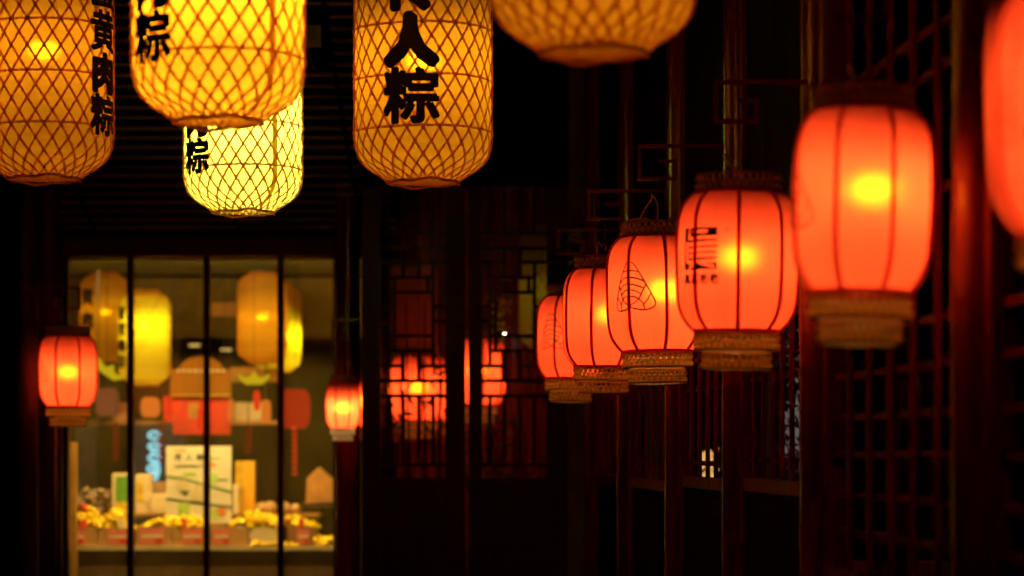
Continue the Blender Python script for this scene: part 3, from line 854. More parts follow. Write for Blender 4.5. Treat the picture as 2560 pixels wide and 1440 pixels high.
# ------------------------------------------------------------------ inside the shop
brown = surf('olive_brown_wall', (0.085, 0.066, 0.008), 0.8, spec=0.08, var=0.3, scale=(1.5, 1.5, 1.5))
for nm, q, lab in (('shop_back_wall', (-4.6, -0.95, 24.0, 24.1, 0, 3.4), 'olive brown back wall deep inside the shop'),
                   ('shop_left_wall', (-4.6, -4.5, 17.1, 24.0, 0, 3.4), 'plain left wall inside the shop')):
    o = box(nm, *q, brown); tag(o, lab, 'wall')
fl = box('shop_floor', -4.6, -.95, 17.08, 24.0, 0.0, 0.02, MAT['wood_dark']); tag(fl, kind='structure')
ce = empty('shop_ceiling', (0, 0, 0)); tag(ce, kind='structure')
MB().box(-4.6, -.95, 17.1, 24.0, 3.22, 3.28).build('ceiling_board', brown, ce)
csl = MB().box(-4.5, -.96, 0, .06, 0, .05).me('ceiling_slat', surf('greenish_slat', (0.12, 0.095, 0.010), 0.6, spec=0.15, var=0.3, scale=(2, 20, 20)))
for i in range(20): link('ceiling_slat', csl, ce, (0, 17.6 + i*.21, 3.165))
bulk = box('bulkhead', -4.5, -.96, 22.0, 22.15, 2.62, 3.16, surf('brown_bulkhead', (0.11, 0.07, 0.010), 0.7, spec=0.1)); tag(bulk, 'dark brown bulkhead across the back of the shop', 'bulkhead')
amb = box('light_box', P(530, 0, 21.9).x, P(597, 0, 21.9).x, 21.85, 21.98, P(0, 790, 21.9).z, P(0, 757, 21.9).z, emit('orange_lightbox', (1, .28, .02), .30)); tag(amb, 'small glowing orange panel high in the shop, left of the dim bamboo lantern', 'light panel')
for px, py in ((487, 866), (566, 877)):
    p = P(px, py, 22.6)
    o = MB().lathe([(0, .001), (0, .05), (.02, .055), (.02, .001)], 20).build('downlight', emit('downlight', (1, .58, .15), 1.0)); o.location = p
    tag(o, 'small oval ceiling spot light glowing in the shop, %s' % ('left of the middle mullion' if px < 500 else 'right of the middle mullion'), 'spot light')
# working lamp over the counter, tucked behind the window header
lamp = empty('strip_lamp', (wx(500), 17.55, 3.06)); tag(lamp, 'strip lamp under the shop ceiling lighting the counter', 'lamp')
MB().box(-1.2, 1.2, -.05, .05, .03, .10).box(-1.2, 1.2, -.056, -.051, -.09, .10).build('housing', MAT['white_plastic'], lamp)  # front skirt added to keep the tube's light from spilling outside
MB().tube([(-1.15, 0, 0.01), (1.15, 0, 0.01)], .018, 10).build('lamp_tube', emit('warm_tube', (1, .66, .20), 560), lamp)

YC = 18.1
def cx(px, Y=YC): return (px - 1280) / F * Y
def cz(py, Y=YC): return 1.6 + (1124 - py) / F * Y
ctr = empty('counter', (0, 0, 0)); tag(ctr, 'shop counter with a pale edge and dark brown front', 'counter')
ztop = cz(1366)
MB().box(cx(120), cx(845), YC, YC+.95, ztop-.03, ztop).build('counter_top', surf('pale_counter_top', (0.55, 0.42, 0.24), 0.4, var=0.15, scale=(6, 6, 6), bump=0.05), ctr)
MB().box(cx(120)+.02, cx(845)-.02, YC+.03, YC+.9, .02, ztop-.03).build('counter_front', surf('brown_counter_front', (0.10, 0.05, 0.018), 0.5, var=0.3, scale=(9, 9, 1)), ctr)

card = surf('kraft_card', (0.45, 0.22, 0.07), 0.7, var=0.15)
pinkm = surf('pink_label', (0.75, 0.16, 0.12), 0.6, var=0.15)
palem = surf('cream_card', (0.72, 0.55, 0.32), 0.6, var=0.12)
redp = surf('red_print', (0.65, 0.03, 0.02), 0.5, var=0.1)
def display_box(x0, x1, y0, y1, z0, z1, label, lab_rng, mat_=card):
    r = empty('display_box', ((x0+x1)/2, y0, z0)); tag(r, label, 'box', 'candy boxes along the counter')
    a, b_ = -(x1-x0)/2, (x1-x0)/2; h = z1-z0; d = y1-y0; t = .008
    MB().box(a, b_, 0, t, 0, h).box(a, b_, d-t, d, 0, h).box(a, a+t, t, d-t, 0, h).box(b_-t, b_, t, d-t, 0, h).box(a+t, b_-t, t, d-t, 0, t).build('tray', mat_, r)
    for (u0, u1) in lab_rng:
        MB().box(a + (b_-a)*u0, a + (b_-a)*u1, -.004, -.001, h*.12, h*.88).build('price_label', pinkm, r)
        MB().box(a + (b_-a)*u0+.01, a + (b_-a)*u1-.01, -.007, -.004, h*.42, h*.58).build('label_stripe', palem, r)
        MB().box(a + (b_-a)*(u1*.6+u0*.4), a + (b_-a)*u1-.008, -.007, -.004, h*.2, h*.36).build('label_stamp', redp, r)
    return r
yb0, yb1 = YC+.06, YC+.36
zlo = ztop; 
for (a, b_, ph, lab, rng) in ((165, 238, 1316, 'candy box at the far left of the counter with a pink and red label', [(.05, .6)]),
                              (241, 322, 1316, 'candy box with a wide pink label just left of the first mullion', [(.3, .95)]),
                              (338, 425, 1312, 'brown candy box right of the first mullion', [(.1, .8)]),
                              (428, 512, 1314, 'candy box with a faded red label left of the middle mullion', [(.3, .9)]),
                              (526, 618, 1314, 'candy box with a dark red label right of the middle mullion', [(.05, .5)]),
                              (622, 694, 1316, 'plain pale candy box between the middle and right mullions', [])):
    display_box(cx(a), cx(b_), yb0, yb1, zlo+.001, cz(ph+4), lab, rng, card if 'plain' not in lab else palem)
display_box(cx(716), cx(786), YC+.06, YC+.34, zlo+.001, cz(1318), 'brown candy box at the right end of the counter', [(.35, .8)], surf('brown_card', (0.3, 0.13, 0.05), 0.6))

def heap(name, xa, xb, y0, y1, zbase, peak, n, label, seed, s=.026):
    rnd = random.Random(seed); mb = MB()
    for i in range(n):
        x = rnd.uniform(xa, xb); y = rnd.uniform(y0, y1)
        u = (x-xa)/(xb-xa); hh = peak(u) * (0.35 + 0.65 * (1 - abs((y-y0)/(y1-y0) - .55)*1.2))
        z = zbase + rnd.random()**.5 * max(hh, .01)
        R = Matrix.Rotation(rnd.uniform(0, pi), 3, Vector((rnd.random()-.5, rnd.random()-.5, rnd.random()-.5)).normalized())
        k = rnd.uniform(.7, 1.2) * s
        mb.ball((x, y, z), k, 7, 5, (1.5, .8, .7), R)
    o = mb.build(name, MAT['gold']); tag(o, label, 'candy', 'gold candy heaps', 'stuff'); return o
zc = cz(1318)
heap('candy_heap', cx(172), cx(300), YC+.08, YC+.36, zc-.02, lambda u: .05 + .11*abs(sin(u*5.2+.2)), 150, 'heap of gold wrapped candy at the left end of the counter', 1)
heap('candy_heap', cx(238), cx(322), YC+.08, YC+.34, zc-.03, lambda u: .05*(1-u)+.015, 70, 'low heap of gold candy left of the first mullion', 2)
heap('candy_heap', cx(350), cx(510), YC+.07, YC+.34, zc-.02, lambda u: .04 + .06*sin(u*3.1) + .03*(u > .6), 150, 'heap of gold candy at the foot of the white poster', 3)
heap('candy_heap', cx(575), cx(692), YC+.07, YC+.34, zc-.02, lambda u: .05 + .08*sin(u*3.1), 160, 'tall heap of gold candy right of the poster', 4)
heap('candy_heap', cx(710), cx(783), YC+.08, YC+.32, zc-.02, lambda u: .11*(1-u)+.02, 90, 'heap of gold candy in the box right of the last mullion', 5)
heap('candy_heap', cx(632), cx(694), YC+.005, YC+.055, ztop, lambda u: .03, 26, 'loose gold candy lying on the counter edge by the right mullion', 6, .017)
heap('candy_heap', cx(786), cx(828), YC+.05, YC+.3, ztop+.01, lambda u: .05, 45, 'loose gold candy at the right end of the counter', 7)
heap('candy_heap', cx(712), cx(742), YC+.005, YC+.05, ztop, lambda u: .02, 10, 'few gold candies on the counter edge right of the last mullion', 8, .016)

# goods on a raised shelf behind the candy
YS = 18.62
sh = box('display_shelf', cx(165, YS), cx(800, YS), YS-.1, YS+.34, cz(1285, YS)-.02, cz(1285, YS), surf('amber_shelf', (0.35, 0.16, 0.04), 0.5)); tag(sh, 'raised wooden shelf behind the candy boxes', 'shelf')
for x in (cx(190, YS), cx(480, YS), cx(770, YS)):
    MB().box(x-.015, x+.015, YS+.1, YS+.13, ztop, cz(1285, YS)-.02).build('shelf_leg', MAT['wood_dark'], sh)
zs = cz(1285, YS)
def carton(px0, px1, py0, py1, Y, mat_, label, bands=(), dep=.12, bev=.004, bot=None):
    z1 = cz(py0, Y); z0 = zs + .001 if bot is None else bot
    r = empty('carton', ((cx(px0, Y)+cx(px1, Y))/2, Y, z0)); tag(r, label, 'box')
    a = (cx(px1, Y)-cx(px0, Y))/2; h = z1 - z0
    o = MB().box(-a, a, 0, dep, 0, h).build('carton_body', mat_, r); m = o.modifiers.new('b', 'BEVEL'); m.width = bev
    for (u0, u1, v0, v1, mm) in bands:
        MB().box(-a + 2*a*u0, -a + 2*a*u1, -.003, -.001, h*v0, h*v1).build('printed_band', mm, r)
    return r
green = surf('green_print', (0.10, 0.30, 0.03), 0.5, var=0.25, scale=(3, 3, 40)); yel = surf('yellow_print', (0.70, 0.45, 0.02), 0.5); lime = surf('lime_print', (0.45, 0.65, 0.12), 0.6); orng = surf('orange_print', (0.85, 0.25, 0.03), 0.6); dgreen = surf('dark_green_print', (0.03, 0.10, 0.04), 0.6)
carton(280, 330, 1183, 1278, YS, palem, 'cream carton with a green and yellow front, left of the first mullion', [(.18, .95, .30, .92, green), (.18, .8, .08, .28, yel)])
carton(338, 378, 1185, 1278, YS, palem, 'tall cream carton right of the first mullion', [(.1, .5, .3, .8, yel)])
carton(376, 416, 1235, 1278, YS-.04, palem, 'low cream carton just left of the white poster', [])
carton(385, 414, 1205, 1232, YS+.12, surf('brown_card2', (.35, .2, .1), .6), 'small brown carton behind the low cream one', [], bot=zs)
carton(582, 597, 1210, 1275, YS, palem, 'narrow pinkish carton right of the white poster', [], .08)
carton(588, 637, 1153, 1278, YS+.1, surf('golden_card', (0.72, 0.36, 0.02), 0.5, var=.15), 'tall golden yellow carton right of the white poster', [(.0, .42, .0, 1.0, surf('gold_side', (.55, .33, .02), .5))])
# basket of wrapped goods on the left
hp = MB(); rnd = random.Random(5)
for i in range(60):
    hp.ball((cx(rnd.uniform(192, 278), YS), YS + rnd.uniform(0, .2), zs + .02 + rnd.random()*.16), .03, 8, 6, (1.4, .8, .7), Matrix.Rotation(rnd.uniform(0, 3), 3, 'Y'))
o = hp.build('wrapped_goods', surf('brown_wrapping', (.30, .20, .13), .35, var=.6, scale=(25, 25, 25))); tag(o, 'pile of brown wrapped goods at the left of the shelf', 'goods', None, 'stuff')
o = MB().ball((cx(197), YC+.2, cz(1270)), .03, 12, 8).build('red_bow', redp, None, True); tag(o, 'small red ball tied on top of the left gold heap', 'decoration')
for px, r_ in ((655, .05), (675, .055), (712, .05), (738, .045)):
    y_ = YS + .05
    o = MB().lathe([(0, .001), (0, r_*.7), (r_*.6, r_), (r_*1.3, r_*.9), (r_*1.7, r_*.5), (r_*1.8, .001)], 20).build('jar', surf('jar_glaze_%d' % px, (.50, .28, .12), .3), None, True)
    o.location = (cx(px, y_), y_, zs+.001); tag(o, {655: 'round amber jar just right of the tall golden carton', 675: 'round amber jar against the right mullion', 712: 'round amber jar right of the last mullion', 738: 'smallest amber jar, right end of the shelf'}[px], 'jar', 'jars on the shelf')
hb_ = MB(); Yh = 18.9
v = [P(767, 1195, Yh), P(796, 1168, Yh), P(832, 1200, Yh), P(832, 1255, Yh), P(764, 1258, Yh)]
n = len(v); hb_.add(v + [a + Vector((0, .2, 0)) for a in v], [tuple(range(n))[::-1], tuple(range(n, 2*n))] + [(i, (i+1) % n, n+(i+1) % n, n+i) for i in range(n)])
o = hb_.build('paper_house', surf('brown_felt', (.40, .17, .04), .8)); tag(o, 'brown house shaped box at the right end of the shop', 'box')
hs = box('side_shelf', P(755, 0, Yh).x, P(845, 0, Yh).x, Yh-.05, Yh+.3, P(0, 1258, Yh).z-.04, P(0, 1258, Yh).z-.001, MAT['wood_dark']); tag(hs, 'dark side shelf under the house shaped box', 'shelf')
MB().box(P(800, 0, Yh).x, P(810, 0, Yh).x, Yh+.1, Yh+.14, .02, P(0, 1258, Yh).z-.04).build('shelf_post', MAT['wood_dark'], hs)

for px, w_, mm, lb in ((205, 16, redp, 'small red price card standing in the left candy box'), (300, 14, palem, 'small cream price card beside the first mullion'),
                      (455, 15, redp, 'small red price card in front of the white poster'), (600, 15, palem, 'small cream price card in the heap right of the poster'),
                      (752, 14, redp, 'small red price card in the right hand candy box')):
    o = box('price_card', -w_/2*YC/F, w_/2*YC/F, 0, .003, 0, .075, mm); o.location = (cx(px), YC+.058, cz(1322)); o.rotation_euler = (radians(-8), 0, radians(6)); tag(o, lb, 'price card', 'price cards on the counter')
# poster board
YP = 18.30
po = empty('poster', (cx(497, YP), YP, cz(1308, YP))); tag(po, 'white upright poster with green and orange print in the middle of the counter', 'poster')
tilt = empty
wv, hv = (cx(578, YP)-cx(415, YP)), (cz(1115, YP)-cz(1308, YP))
MB().box(-wv/2, wv/2, 0, .012, 0, hv).build('board', surf('white_board', (.80, .68, .50), .5, var=.05), po)
def pr(u0, u1, v0, v1, mm, nm='print_block'): MB().box(-wv/2+wv*u0, -wv/2+wv*u1, -.003, -.001, hv*v0, hv*v1).build(nm, mm, po)
def prp(pts, mm):
    vv = [Vector((-wv/2+wv*a, -.004, hv*b)) for a, b in pts]; k = len(vv)
    MB().add(vv + [q + Vector((0, .002, 0)) for q in vv], [tuple(range(k))[::-1], tuple(range(k, 2*k))] + [(i, (i+1) % k, k+(i+1) % k, k+i) for i in range(k)]).build('print_block', mm, po)
for i, ch in enumerate('传人粽'):
    g = glyph(ch, .052, .02); g.materials.clear(); g.materials.append(dgreen)
    for vtx in g.vertices: vtx.co = Vector((vtx.co.x, -.004, vtx.co.y))
    link('character', g, po, (-wv/2 + wv*(.18 + .17*i), 0, hv*.855))
pr(.66, .82, .835, .855, lime); pr(.14, .60, .745, .752, dgreen); pr(.14, .50, .728, .733, dgreen); pr(.66, .76, .74, .775, orng); pr(.12, .30, .93, .95, orng)
pr(.25, .45, .62, .66, lime); pr(.68, .78, .52, .64, lime); pr(.78, .95, .55, .57, green)
prp([(.0, .62), (.3, .58), (.62, .5), (1, .42), (1, .40), (.6, .48), (.3, .56), (0, .60)], green)
prp([(.0, .33), (.4, .28), (1, .22), (1, .20), (.4, .26), (0, .31)], dgreen)
prp([(.12, .50), (.30, .58), (.40, .44), (.30, .38)], palem); pr(.24, .31, .46, .52, orng); prp([(.2, .42), (.36, .42), (.30, .35)], dgreen)
prp([(.35, .30), (.45, .50), (.60, .50), (.60, .28)], palem); pr(.41, .49, .32, .38, orng); pr(.45, .54, .44, .49, orng)
pr(.18, .36, .06, .26, lime); pr(.70, .80, .04, .18, lime); prp([(.78, .18), (.84, .22), (.92, .18), (.9, .10), (.8, .10)], orng)
MB().box(-.1, .1, .013, .08, 0, .02).build('stand', MAT['white_plastic'], po)
box('poster_plinth', cx(430, YP), cx(560, YP), YP-.01, YP+.1, ztop+.001, cz(1308, YP)-.001, card); tag(bpy.data.objects['poster_plinth'], 'low card plinth holding up the white poster behind the candy', 'plinth')

# signs and hanging things further back
YB = 20.4
osg = empty('hanging_sign', (P(502, 0, YB).x, YB, P(0, 990, YB).z)); tag(osg, 'orange hanging sign with an arched top and a line of small pale lettering', 'sign')
SB = YB / F
v = []
for (a, b_) in [(-76, 0), (76, 0), (76, 66), (55, 68), (48, 82), (30, 94), (0, 99), (-30, 94), (-48, 82), (-55, 68), (-76, 66)]: v.append(Vector((a*SB, 0, b_*SB)))
n = len(v)
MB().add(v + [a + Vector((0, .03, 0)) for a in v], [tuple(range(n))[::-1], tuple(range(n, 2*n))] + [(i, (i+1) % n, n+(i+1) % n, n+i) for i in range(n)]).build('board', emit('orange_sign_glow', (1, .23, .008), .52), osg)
for i in range(9):
    MB().box((-60+i*14)*SB, (-52+i*14)*SB, -.006, -.002, 60*SB, 66*SB).build('letter_mark', palem, osg)
MB().box(-77*SB, 77*SB, -.008, -.001, 0, 3*SB).build('edge_strip', yel, osg)
MB().tube([(-60*SB, .01, 66*SB), (-60*SB, .01, 3.16-osg.location.z)], .004, 6).build('cord', MAT['black_wire'], osg); MB().tube([(60*SB, .01, 66*SB), (60*SB, .01, 3.16-osg.location.z)], .004, 6).build('cord', MAT['black_wire'], osg)
YR = 20.5; SR = YR / F
rs = empty('red_banner', (P(492, 0, YR).x, YR, P(0, 1086, YR).z)); tag(rs, 'glowing red banner hanging below the orange sign', 'banner')
MB().box(-84*SR, 84*SR, 0, .02, 30*SR, 95*SR).box(-60*SR, 84*SR, 0, .02, 0, 30*SR).build('cloth', surf('red_cloth', (.75, .02, .005), .6, var=.3, scale=(5, 5, 5)), rs)
MB().box(-20*SR, 4*SR, -.01, -.002, 40*SR, 78*SR).build('amber_patch', surf('amber_patch', (.5, .22, .02), .6), rs)
# warm glowing red and orange hanging lampions
def lampion(px, py, w_, h_, Y, mat_, label):
    r = empty('hanging_lampion', P(px, py+h_/2, Y)); tag(r, label, 'lampion', 'small glowing lampions in the shop')
    s = Y / F
    MB().lathe([(0, .0005), (0, w_*.32*s), (h_*.15*s, w_*.46*s), (h_*.5*s, w_*.5*s), (h_*.85*s, w_*.46*s), (h_*s, w_*.32*s), (h_*s, .0005)], 20).build('shade', mat_, r, True)
    MB().tube([(0, 0, h_*s), (0, 0, 3.16 - r.location.z)], .003, 6).build('cord', MAT['black_wire'], r)
er = emit('red_lampion_glow', (1, .035, .006), .85); eo = emit('orange_lampion_glow', (1, .22, .02), .75)
lampion(422, 1022, 18, 62, 20.0, er, 'slim red lampion at the left edge of the red banner')
lampion(376, 1018, 50, 50, 20.2, eo, 'blurred orange lampion right of the first mullion')
lampion(578, 1025, 14, 55, 20.0, eo, 'slim orange lampion at the right edge of the red banner')
lampion(642, 1002, 18, 50, 20.0, er, 'slim red lampion above the white packets')
lampion(665, 1030, 26, 60, 20.1, eo, 'pointed orange lampion left of the last mullion')
lampion(500, 1050, 14, 60, 20.0, er, 'thin red lampion beside the middle mullion')
lampion(738, 1022, 78, 98, 20.3, emit('red_lampion_dim', (1, .045, .008), .42), 'wide red lampion right of the last mullion')
lampion(268, 1005, 60, 70, 20.6, emit('rosy_lampion', (1, .22, .08), .20), 'dim rosy lampion behind the left red lantern')
shf = box('hanging_shelf', P(225, 0, 20.8).x, P(695, 0, 20.8).x, 20.75, 21.0, P(0, 1052, 20.8).z-.03, P(0, 1052, 20.8).z, surf('orange_shelf', (.55, .25, .06), .5)); tag(shf, 'long pale shelf running behind the red banner', 'shelf')
for x in (P(240, 0, 20.8).x, P(660, 0, 20.8).x): MB().tube([(x, 20.9, P(0, 1052, 20.8).z), (x, 20.9, 3.16)], .006, 6).build('shelf_rod', MAT['steel'], shf)
for px, lab in ((603, 'white packet on the long shelf, left of its pair'), (640, 'white packet on the long shelf, right of its pair'), (300, 'pinkish packet on the left end of the long shelf')):
    o = box('packet', P(px-17, 0, 20.8).x, P(px+17, 0, 20.8).x, 20.78, 20.9, P(0, 1052, 20.8).z+.001, P(0, 1006, 20.8).z, palem if px > 400 else surf('rosy_packet', (.6, .25, .15), .6), None, .01); tag(o, lab, 'packet')
# gold ingot ornaments
def ingot(px, py, w_, Y, ry, label):
    s = Y / F; r = empty('gold_ingot', P(px, py, Y)); r.rotation_euler = (0, ry, 0); tag(r, label, 'ornament', 'gold ingot ornaments')
    top = [(-.5, .30), (-.30, .12), (-.12, .18), (0, .46), (.12, .18), (.30, .12), (.5, .30)]
    bot = [(.42, .02), (.25, -.22), (-.25, -.22), (-.42, .02)]
    v = [Vector((a*w_*s, 0, b*w_*s*.62)) for a, b in top + bot]; n = len(v)
    fr = [q * .82 + Vector((0, -.05, 0)) for q in v]; bk = [q * .82 + Vector((0, .05, 0)) for q in v]
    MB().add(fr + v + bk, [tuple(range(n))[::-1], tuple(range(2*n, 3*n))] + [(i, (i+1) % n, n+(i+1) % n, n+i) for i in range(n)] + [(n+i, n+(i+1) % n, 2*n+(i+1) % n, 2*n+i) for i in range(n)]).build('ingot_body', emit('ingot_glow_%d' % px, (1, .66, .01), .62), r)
    MB().tube([(0, 0, .2*w_*s), (0, 0, .9)], .002, 6).build('cord', MAT['black_wire'], r)
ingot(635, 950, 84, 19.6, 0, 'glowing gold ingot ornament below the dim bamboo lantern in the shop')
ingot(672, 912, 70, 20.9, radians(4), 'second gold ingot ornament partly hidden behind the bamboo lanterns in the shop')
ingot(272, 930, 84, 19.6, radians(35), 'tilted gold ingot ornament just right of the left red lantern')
shb = box('header_board', P(575, 0, 21).x, P(705, 0, 21).x, 21.0, 21.06, P(0, 955, 21).z, P(0, 918, 21).z, surf('amber_header', (.6, .26, .03), .6)); tag(shb, 'amber board behind the gold ingot ornament', 'board')
MB().tube([(shb.data.vertices[0].co.x + .05, 21.03, P(0, 918, 21).z), (shb.data.vertices[0].co.x + .05, 21.03, 3.16)], .004, 6).build('cord', MAT['black_wire'], shb)
# strings of red beads
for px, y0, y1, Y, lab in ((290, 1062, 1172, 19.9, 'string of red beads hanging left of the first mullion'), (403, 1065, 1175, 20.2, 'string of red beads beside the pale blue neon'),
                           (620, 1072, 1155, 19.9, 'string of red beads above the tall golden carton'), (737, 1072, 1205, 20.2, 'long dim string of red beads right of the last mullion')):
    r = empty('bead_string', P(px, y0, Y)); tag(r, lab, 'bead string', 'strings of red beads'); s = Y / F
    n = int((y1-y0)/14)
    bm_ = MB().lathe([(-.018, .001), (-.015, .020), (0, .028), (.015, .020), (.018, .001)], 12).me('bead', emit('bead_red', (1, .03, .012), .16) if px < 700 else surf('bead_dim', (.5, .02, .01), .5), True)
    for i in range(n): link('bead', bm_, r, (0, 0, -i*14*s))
    MB().tube([(0, 0, -(n-1)*14*s), (0, 0, P(0, 1052, 20.8).z - r.location.z + .3)], .003, 6).build('cord', MAT['black_wire'], r)
# pale blue neon seen deep in the shop
ne = empty('neon_sign', P(386, 1150, 22.5)); tag(ne, 'vertical pale blue neon sign glowing deep in the shop', 'neon sign')
nm_ = emit('blue_neon', (.30, .72, .85), 1.5)
for (x, z, a, b_) in ((0, 62, 15, 8), (0, 34, 15, 7), (2, 20, 8, 8), (0, 5, 15, 8), (3, -12, 8, 7), (-8, -22, 9, 8), (6, -26, 6, 10), (2, -40, 6, 9)):
    s = 22.5 / F
    MB().tube([(x*s + a*s*cos(t*pi/6), 0, z*s + b_*s*sin(t*pi/6)) for t in range(12)], 3.2*s, 8, True).build('neon_tube', nm_, ne, True)
bw = box('grey_panel', P(335, 0, 23).x, P(470, 0, 23).x, 22.8, 22.9, .02, P(0, 1055, 23).z, surf('blue_grey_panel', (.13, .13, .17), .5)); tag(bw, 'blue grey cabinet behind the neon in the shop', 'cabinet')
bw2 = box('grey_panel', P(200, 0, 23).x, P(250, 0, 23).x, 22.8, 22.9, .02, P(0, 1060, 23).z, surf('blue_grey_panel2', (.10, .10, .12), .5)); tag(bw2, 'dark grey cabinet at the left of the shop', 'cabinet')
cp = box('curtain_post', P(176, 0, 18.0).x, P(190, 0, 18.0).x, 18.0, 18.06, .02, P(0, 1105, 18).z, surf('amber_post', (.45, .2, .03), .5)); tag(cp, 'amber wooden post just inside the left edge of the window', 'post')

# bamboo lanterns that show in the window glass, built as hanging in the shop
bl(262, 905, 21.4, 'dim bamboo lantern in the shop behind the left red lantern', '黄肉', -45, ('sh_dim', (1, .50, .03), 55), scale=.80, hang=P(0,0,1).z*0+1.12, bz=.55, size=.2, pitch=.26, z0=.45, group='bamboo lanterns inside the shop')
bl(361, 962, 20.2, 'bright yellow bamboo lantern in the shop crossed by the first mullion', '蛋黄肉粽', -58, ('sh_bright', (1, .98, .05), 190), scale=.80, hang=1.02, bz=.62, group='bamboo lanterns inside the shop', size=.15)
bl(656, 908, 20.0, 'amber bamboo lantern in the shop left of the right mullion', None, 0, ('sh_amber', (1, .48, .02), 75), scale=.76, hang=.85, bz=.5, group='bamboo lanterns inside the shop')
bl(692, 930, 21.0, 'yellow bamboo lantern in the shop mostly hidden behind the amber one', None, 0, ('sh_bright', (1, .98, .05), 190), scale=.78, hang=.9, bz=.4, group='bamboo lanterns inside the shop', bx=.12)
# one more hanging behind the right lattice door
bl(1385, 880, 17.0, 'dim greenish bamboo lantern behind the right lattice door, just its lattice pattern showing', None, 0, ('door_dim', (.75, .85, .05), 7), scale=.9, hang=2.0, bz=.45, group='bamboo lanterns inside the shop')

# leaves with yellow light put into their colour, and a little white lamp, behind the right door
fp = empty('leaf_spray', P(1255, 850, 16.9)); tag(fp, 'leaf spray with yellow light put into its colour behind the right lattice door', 'flowers')
mbf = MB(); rnd = random.Random(3)
for i in range(70):
    t = rnd.random(); x = rnd.gauss(0, .025 + .02*t); z = .0 + t*.30
    mbf.ball((x - .02*t, rnd.uniform(-.03, .03), z), rnd.uniform(.007, .013), 6, 4, (1.3, .8, .8), Matrix.Rotation(rnd.uniform(0, 3), 3, 'Y'))
o = mbf.build('leaflets', shade('yellow_lit_leaf', (.85, .7, .05), 0, (1, 1, 1), 0), fp); o['kind'] = 'stuff'  # leaves caught by yellow light; the light is put into their colour
MB().tube([(0, .05, -.5), (.01, .05, 0), (-.02, .05, .3)], .004, 6).build('stem', dgreen, fp)
fl_ = MB().ball(P(1262, 837, 16.75), .010, 10, 8, (1.4, 1, .8)).build('fairy_light', emit('fairy_white', (1, .93, .75), 55), None, True); tag(fl_, 'tiny white fairy light shining below the yellow lit leaves', 'light')

# ------------------------------------------------------------------ beyond the gallery screens
bh = empty('house_across', (0, 0, 0)); tag(bh, 'house beyond the gallery, its warm window and an added glowing grey wall pane showing through the lattice', 'house')
MB().box(.35, 4.2, 15.0, 15.1, 0, 4.6).build('house_wall', surf('house_plaster', (.10, .09, .08), .8), bh)
def lit(px0, px1, py0, py1, mat_, nm='glow_pane'):
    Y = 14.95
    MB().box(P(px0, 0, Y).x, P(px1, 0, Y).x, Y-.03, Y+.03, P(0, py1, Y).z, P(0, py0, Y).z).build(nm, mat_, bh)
warm = emit('warm_window', (1, .50, .10), .8); grey = emit('grey_wall_glow', (.20, .165, .15), .5)  # grey pane is added to glow in place of a lamplit wall
lit(1745, 1812, 905, 1200, warm); lit(1960, 2030, 820, 1200, grey)
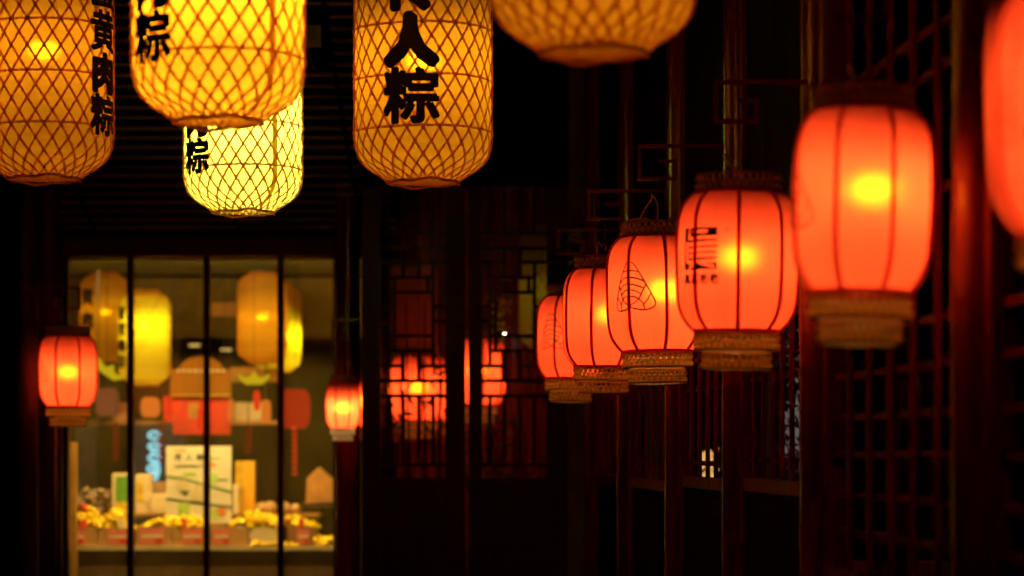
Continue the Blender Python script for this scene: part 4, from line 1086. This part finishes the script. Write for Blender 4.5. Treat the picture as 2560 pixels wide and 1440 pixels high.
# trees/shrubs between the house and the gallery
def shrub(px0, px1, py0, py1, Y, n, seed, label, s=.035, holes=()):
    rnd = random.Random(seed); mb = MB()
    for i in range(n):
        px = rnd.uniform(px0, px1); py = rnd.uniform(py0, py1)
        if any(a < px < b and c < py < d and rnd.random() < pr_ for a, b, c, d, pr_ in holes): continue
        p = P(px, py, Y + rnd.uniform(-.15, .15))
        R = Matrix.Rotation(rnd.uniform(-1.2, 1.2), 3, 'Y') @ Matrix.Rotation(rnd.uniform(-.8, .8), 3, 'X')
        l = s * rnd.uniform(.7, 1.5)
        q = [R @ Vector(a) for a in ((-l, 0, 0), (-l*.3, -.003, l*.28), (l*.4, 0, l*.2), (l*1.1, 0, 0), (l*.4, 0, -l*.2), (-l*.3, -.003, -l*.28))]
        mb.add([p + a for a in q], [(0, 1, 2, 3, 4, 5)])
    cxp = P((px0+px1)/2, 0, Y).x
    r = empty('shrub', (cxp, Y, 0)); tag(r, label, 'shrub', 'dark shrubs outside the gallery')
    o = mb.build('foliage', surf('dark_leaf', (.035, .07, .03), .45, var=.4), r, loc=(-cxp, -Y, 0)); o['kind'] = 'stuff'
    for k in (-.12, -.03, .06, .14):
        MB().tube([(k, 0, 0), (k*1.1+.02, 0, 1.2), (k*1.4, .02, 2.6)], [.012, .01, .004], 6).build('stem', MAT['wood_dark'], r)
shrub(1735, 1825, 780, 1230, 14.2, 1250, 11, 'leafy shrub silhouetted against the warm window', .044, [(1735, 1800, 1120, 1205, .995), (1755, 1790, 900, 1100, .25)])
shrub(1935, 2050, 760, 1230, 14.0, 1000, 12, 'leafy shrub silhouetted against the glowing grey wall pane', .034, [(1955, 2030, 1000, 1130, .8)])
shrub(1150, 1300, 1040, 1230, 16.9, 90, 13, 'low leafy plant behind the right lattice door', .035)
shrub(935, 1125, 870, 1080, 16.15, 60, 14, 'thin twiggy plant in front of the lanterns behind the left lattice door', .03)
# low orange ledge seen between the columns
ld = box('low_ledge', 1.0, 2.6, 12.6, 12.9, .0, P(0, 1408, 12.6).z, surf('terracotta', (.45, .16, .07), .8)); tag(ld, 'low terracotta ledge outside the gallery', 'ledge')
# folding board leaning outside the nearer open lattice screen
fb = empty('leaning_board', (P(2262, 0, 7.6).x, 7.6, 0)); tag(fb, 'grey leaning board on dark red trestle legs behind the open lattice', 'trestle')
s = 7.6 / F
for (a, b_) in (((2240, 1440), (2256, 950)), ((2300, 1120), (2270, 950)), ((2258, 1440), (2266, 1100))):
    p, q = P(*a, 7.6), P(*b_, 7.6); MB().tube([p - fb.location, q - fb.location], .014, 4).build('trestle_leg', MAT['red_lacquer'], fb)
v = [P(2302, 955, 7.66), P(2310, 1090, 7.66), P(2290, 1000, 7.66), P(2296, 940, 7.66)]
MB().add([a - fb.location for a in v] + [a - fb.location + Vector((0, .01, 0)) for a in v], [(3,2,1,0),(4,5,6,7),(0,1,5,4),(1,2,6,5),(2,3,7,6),(3,0,4,7)]).build('grey_sheet', surf('grey_sheet', (.3, .3, .32), .5), fb)
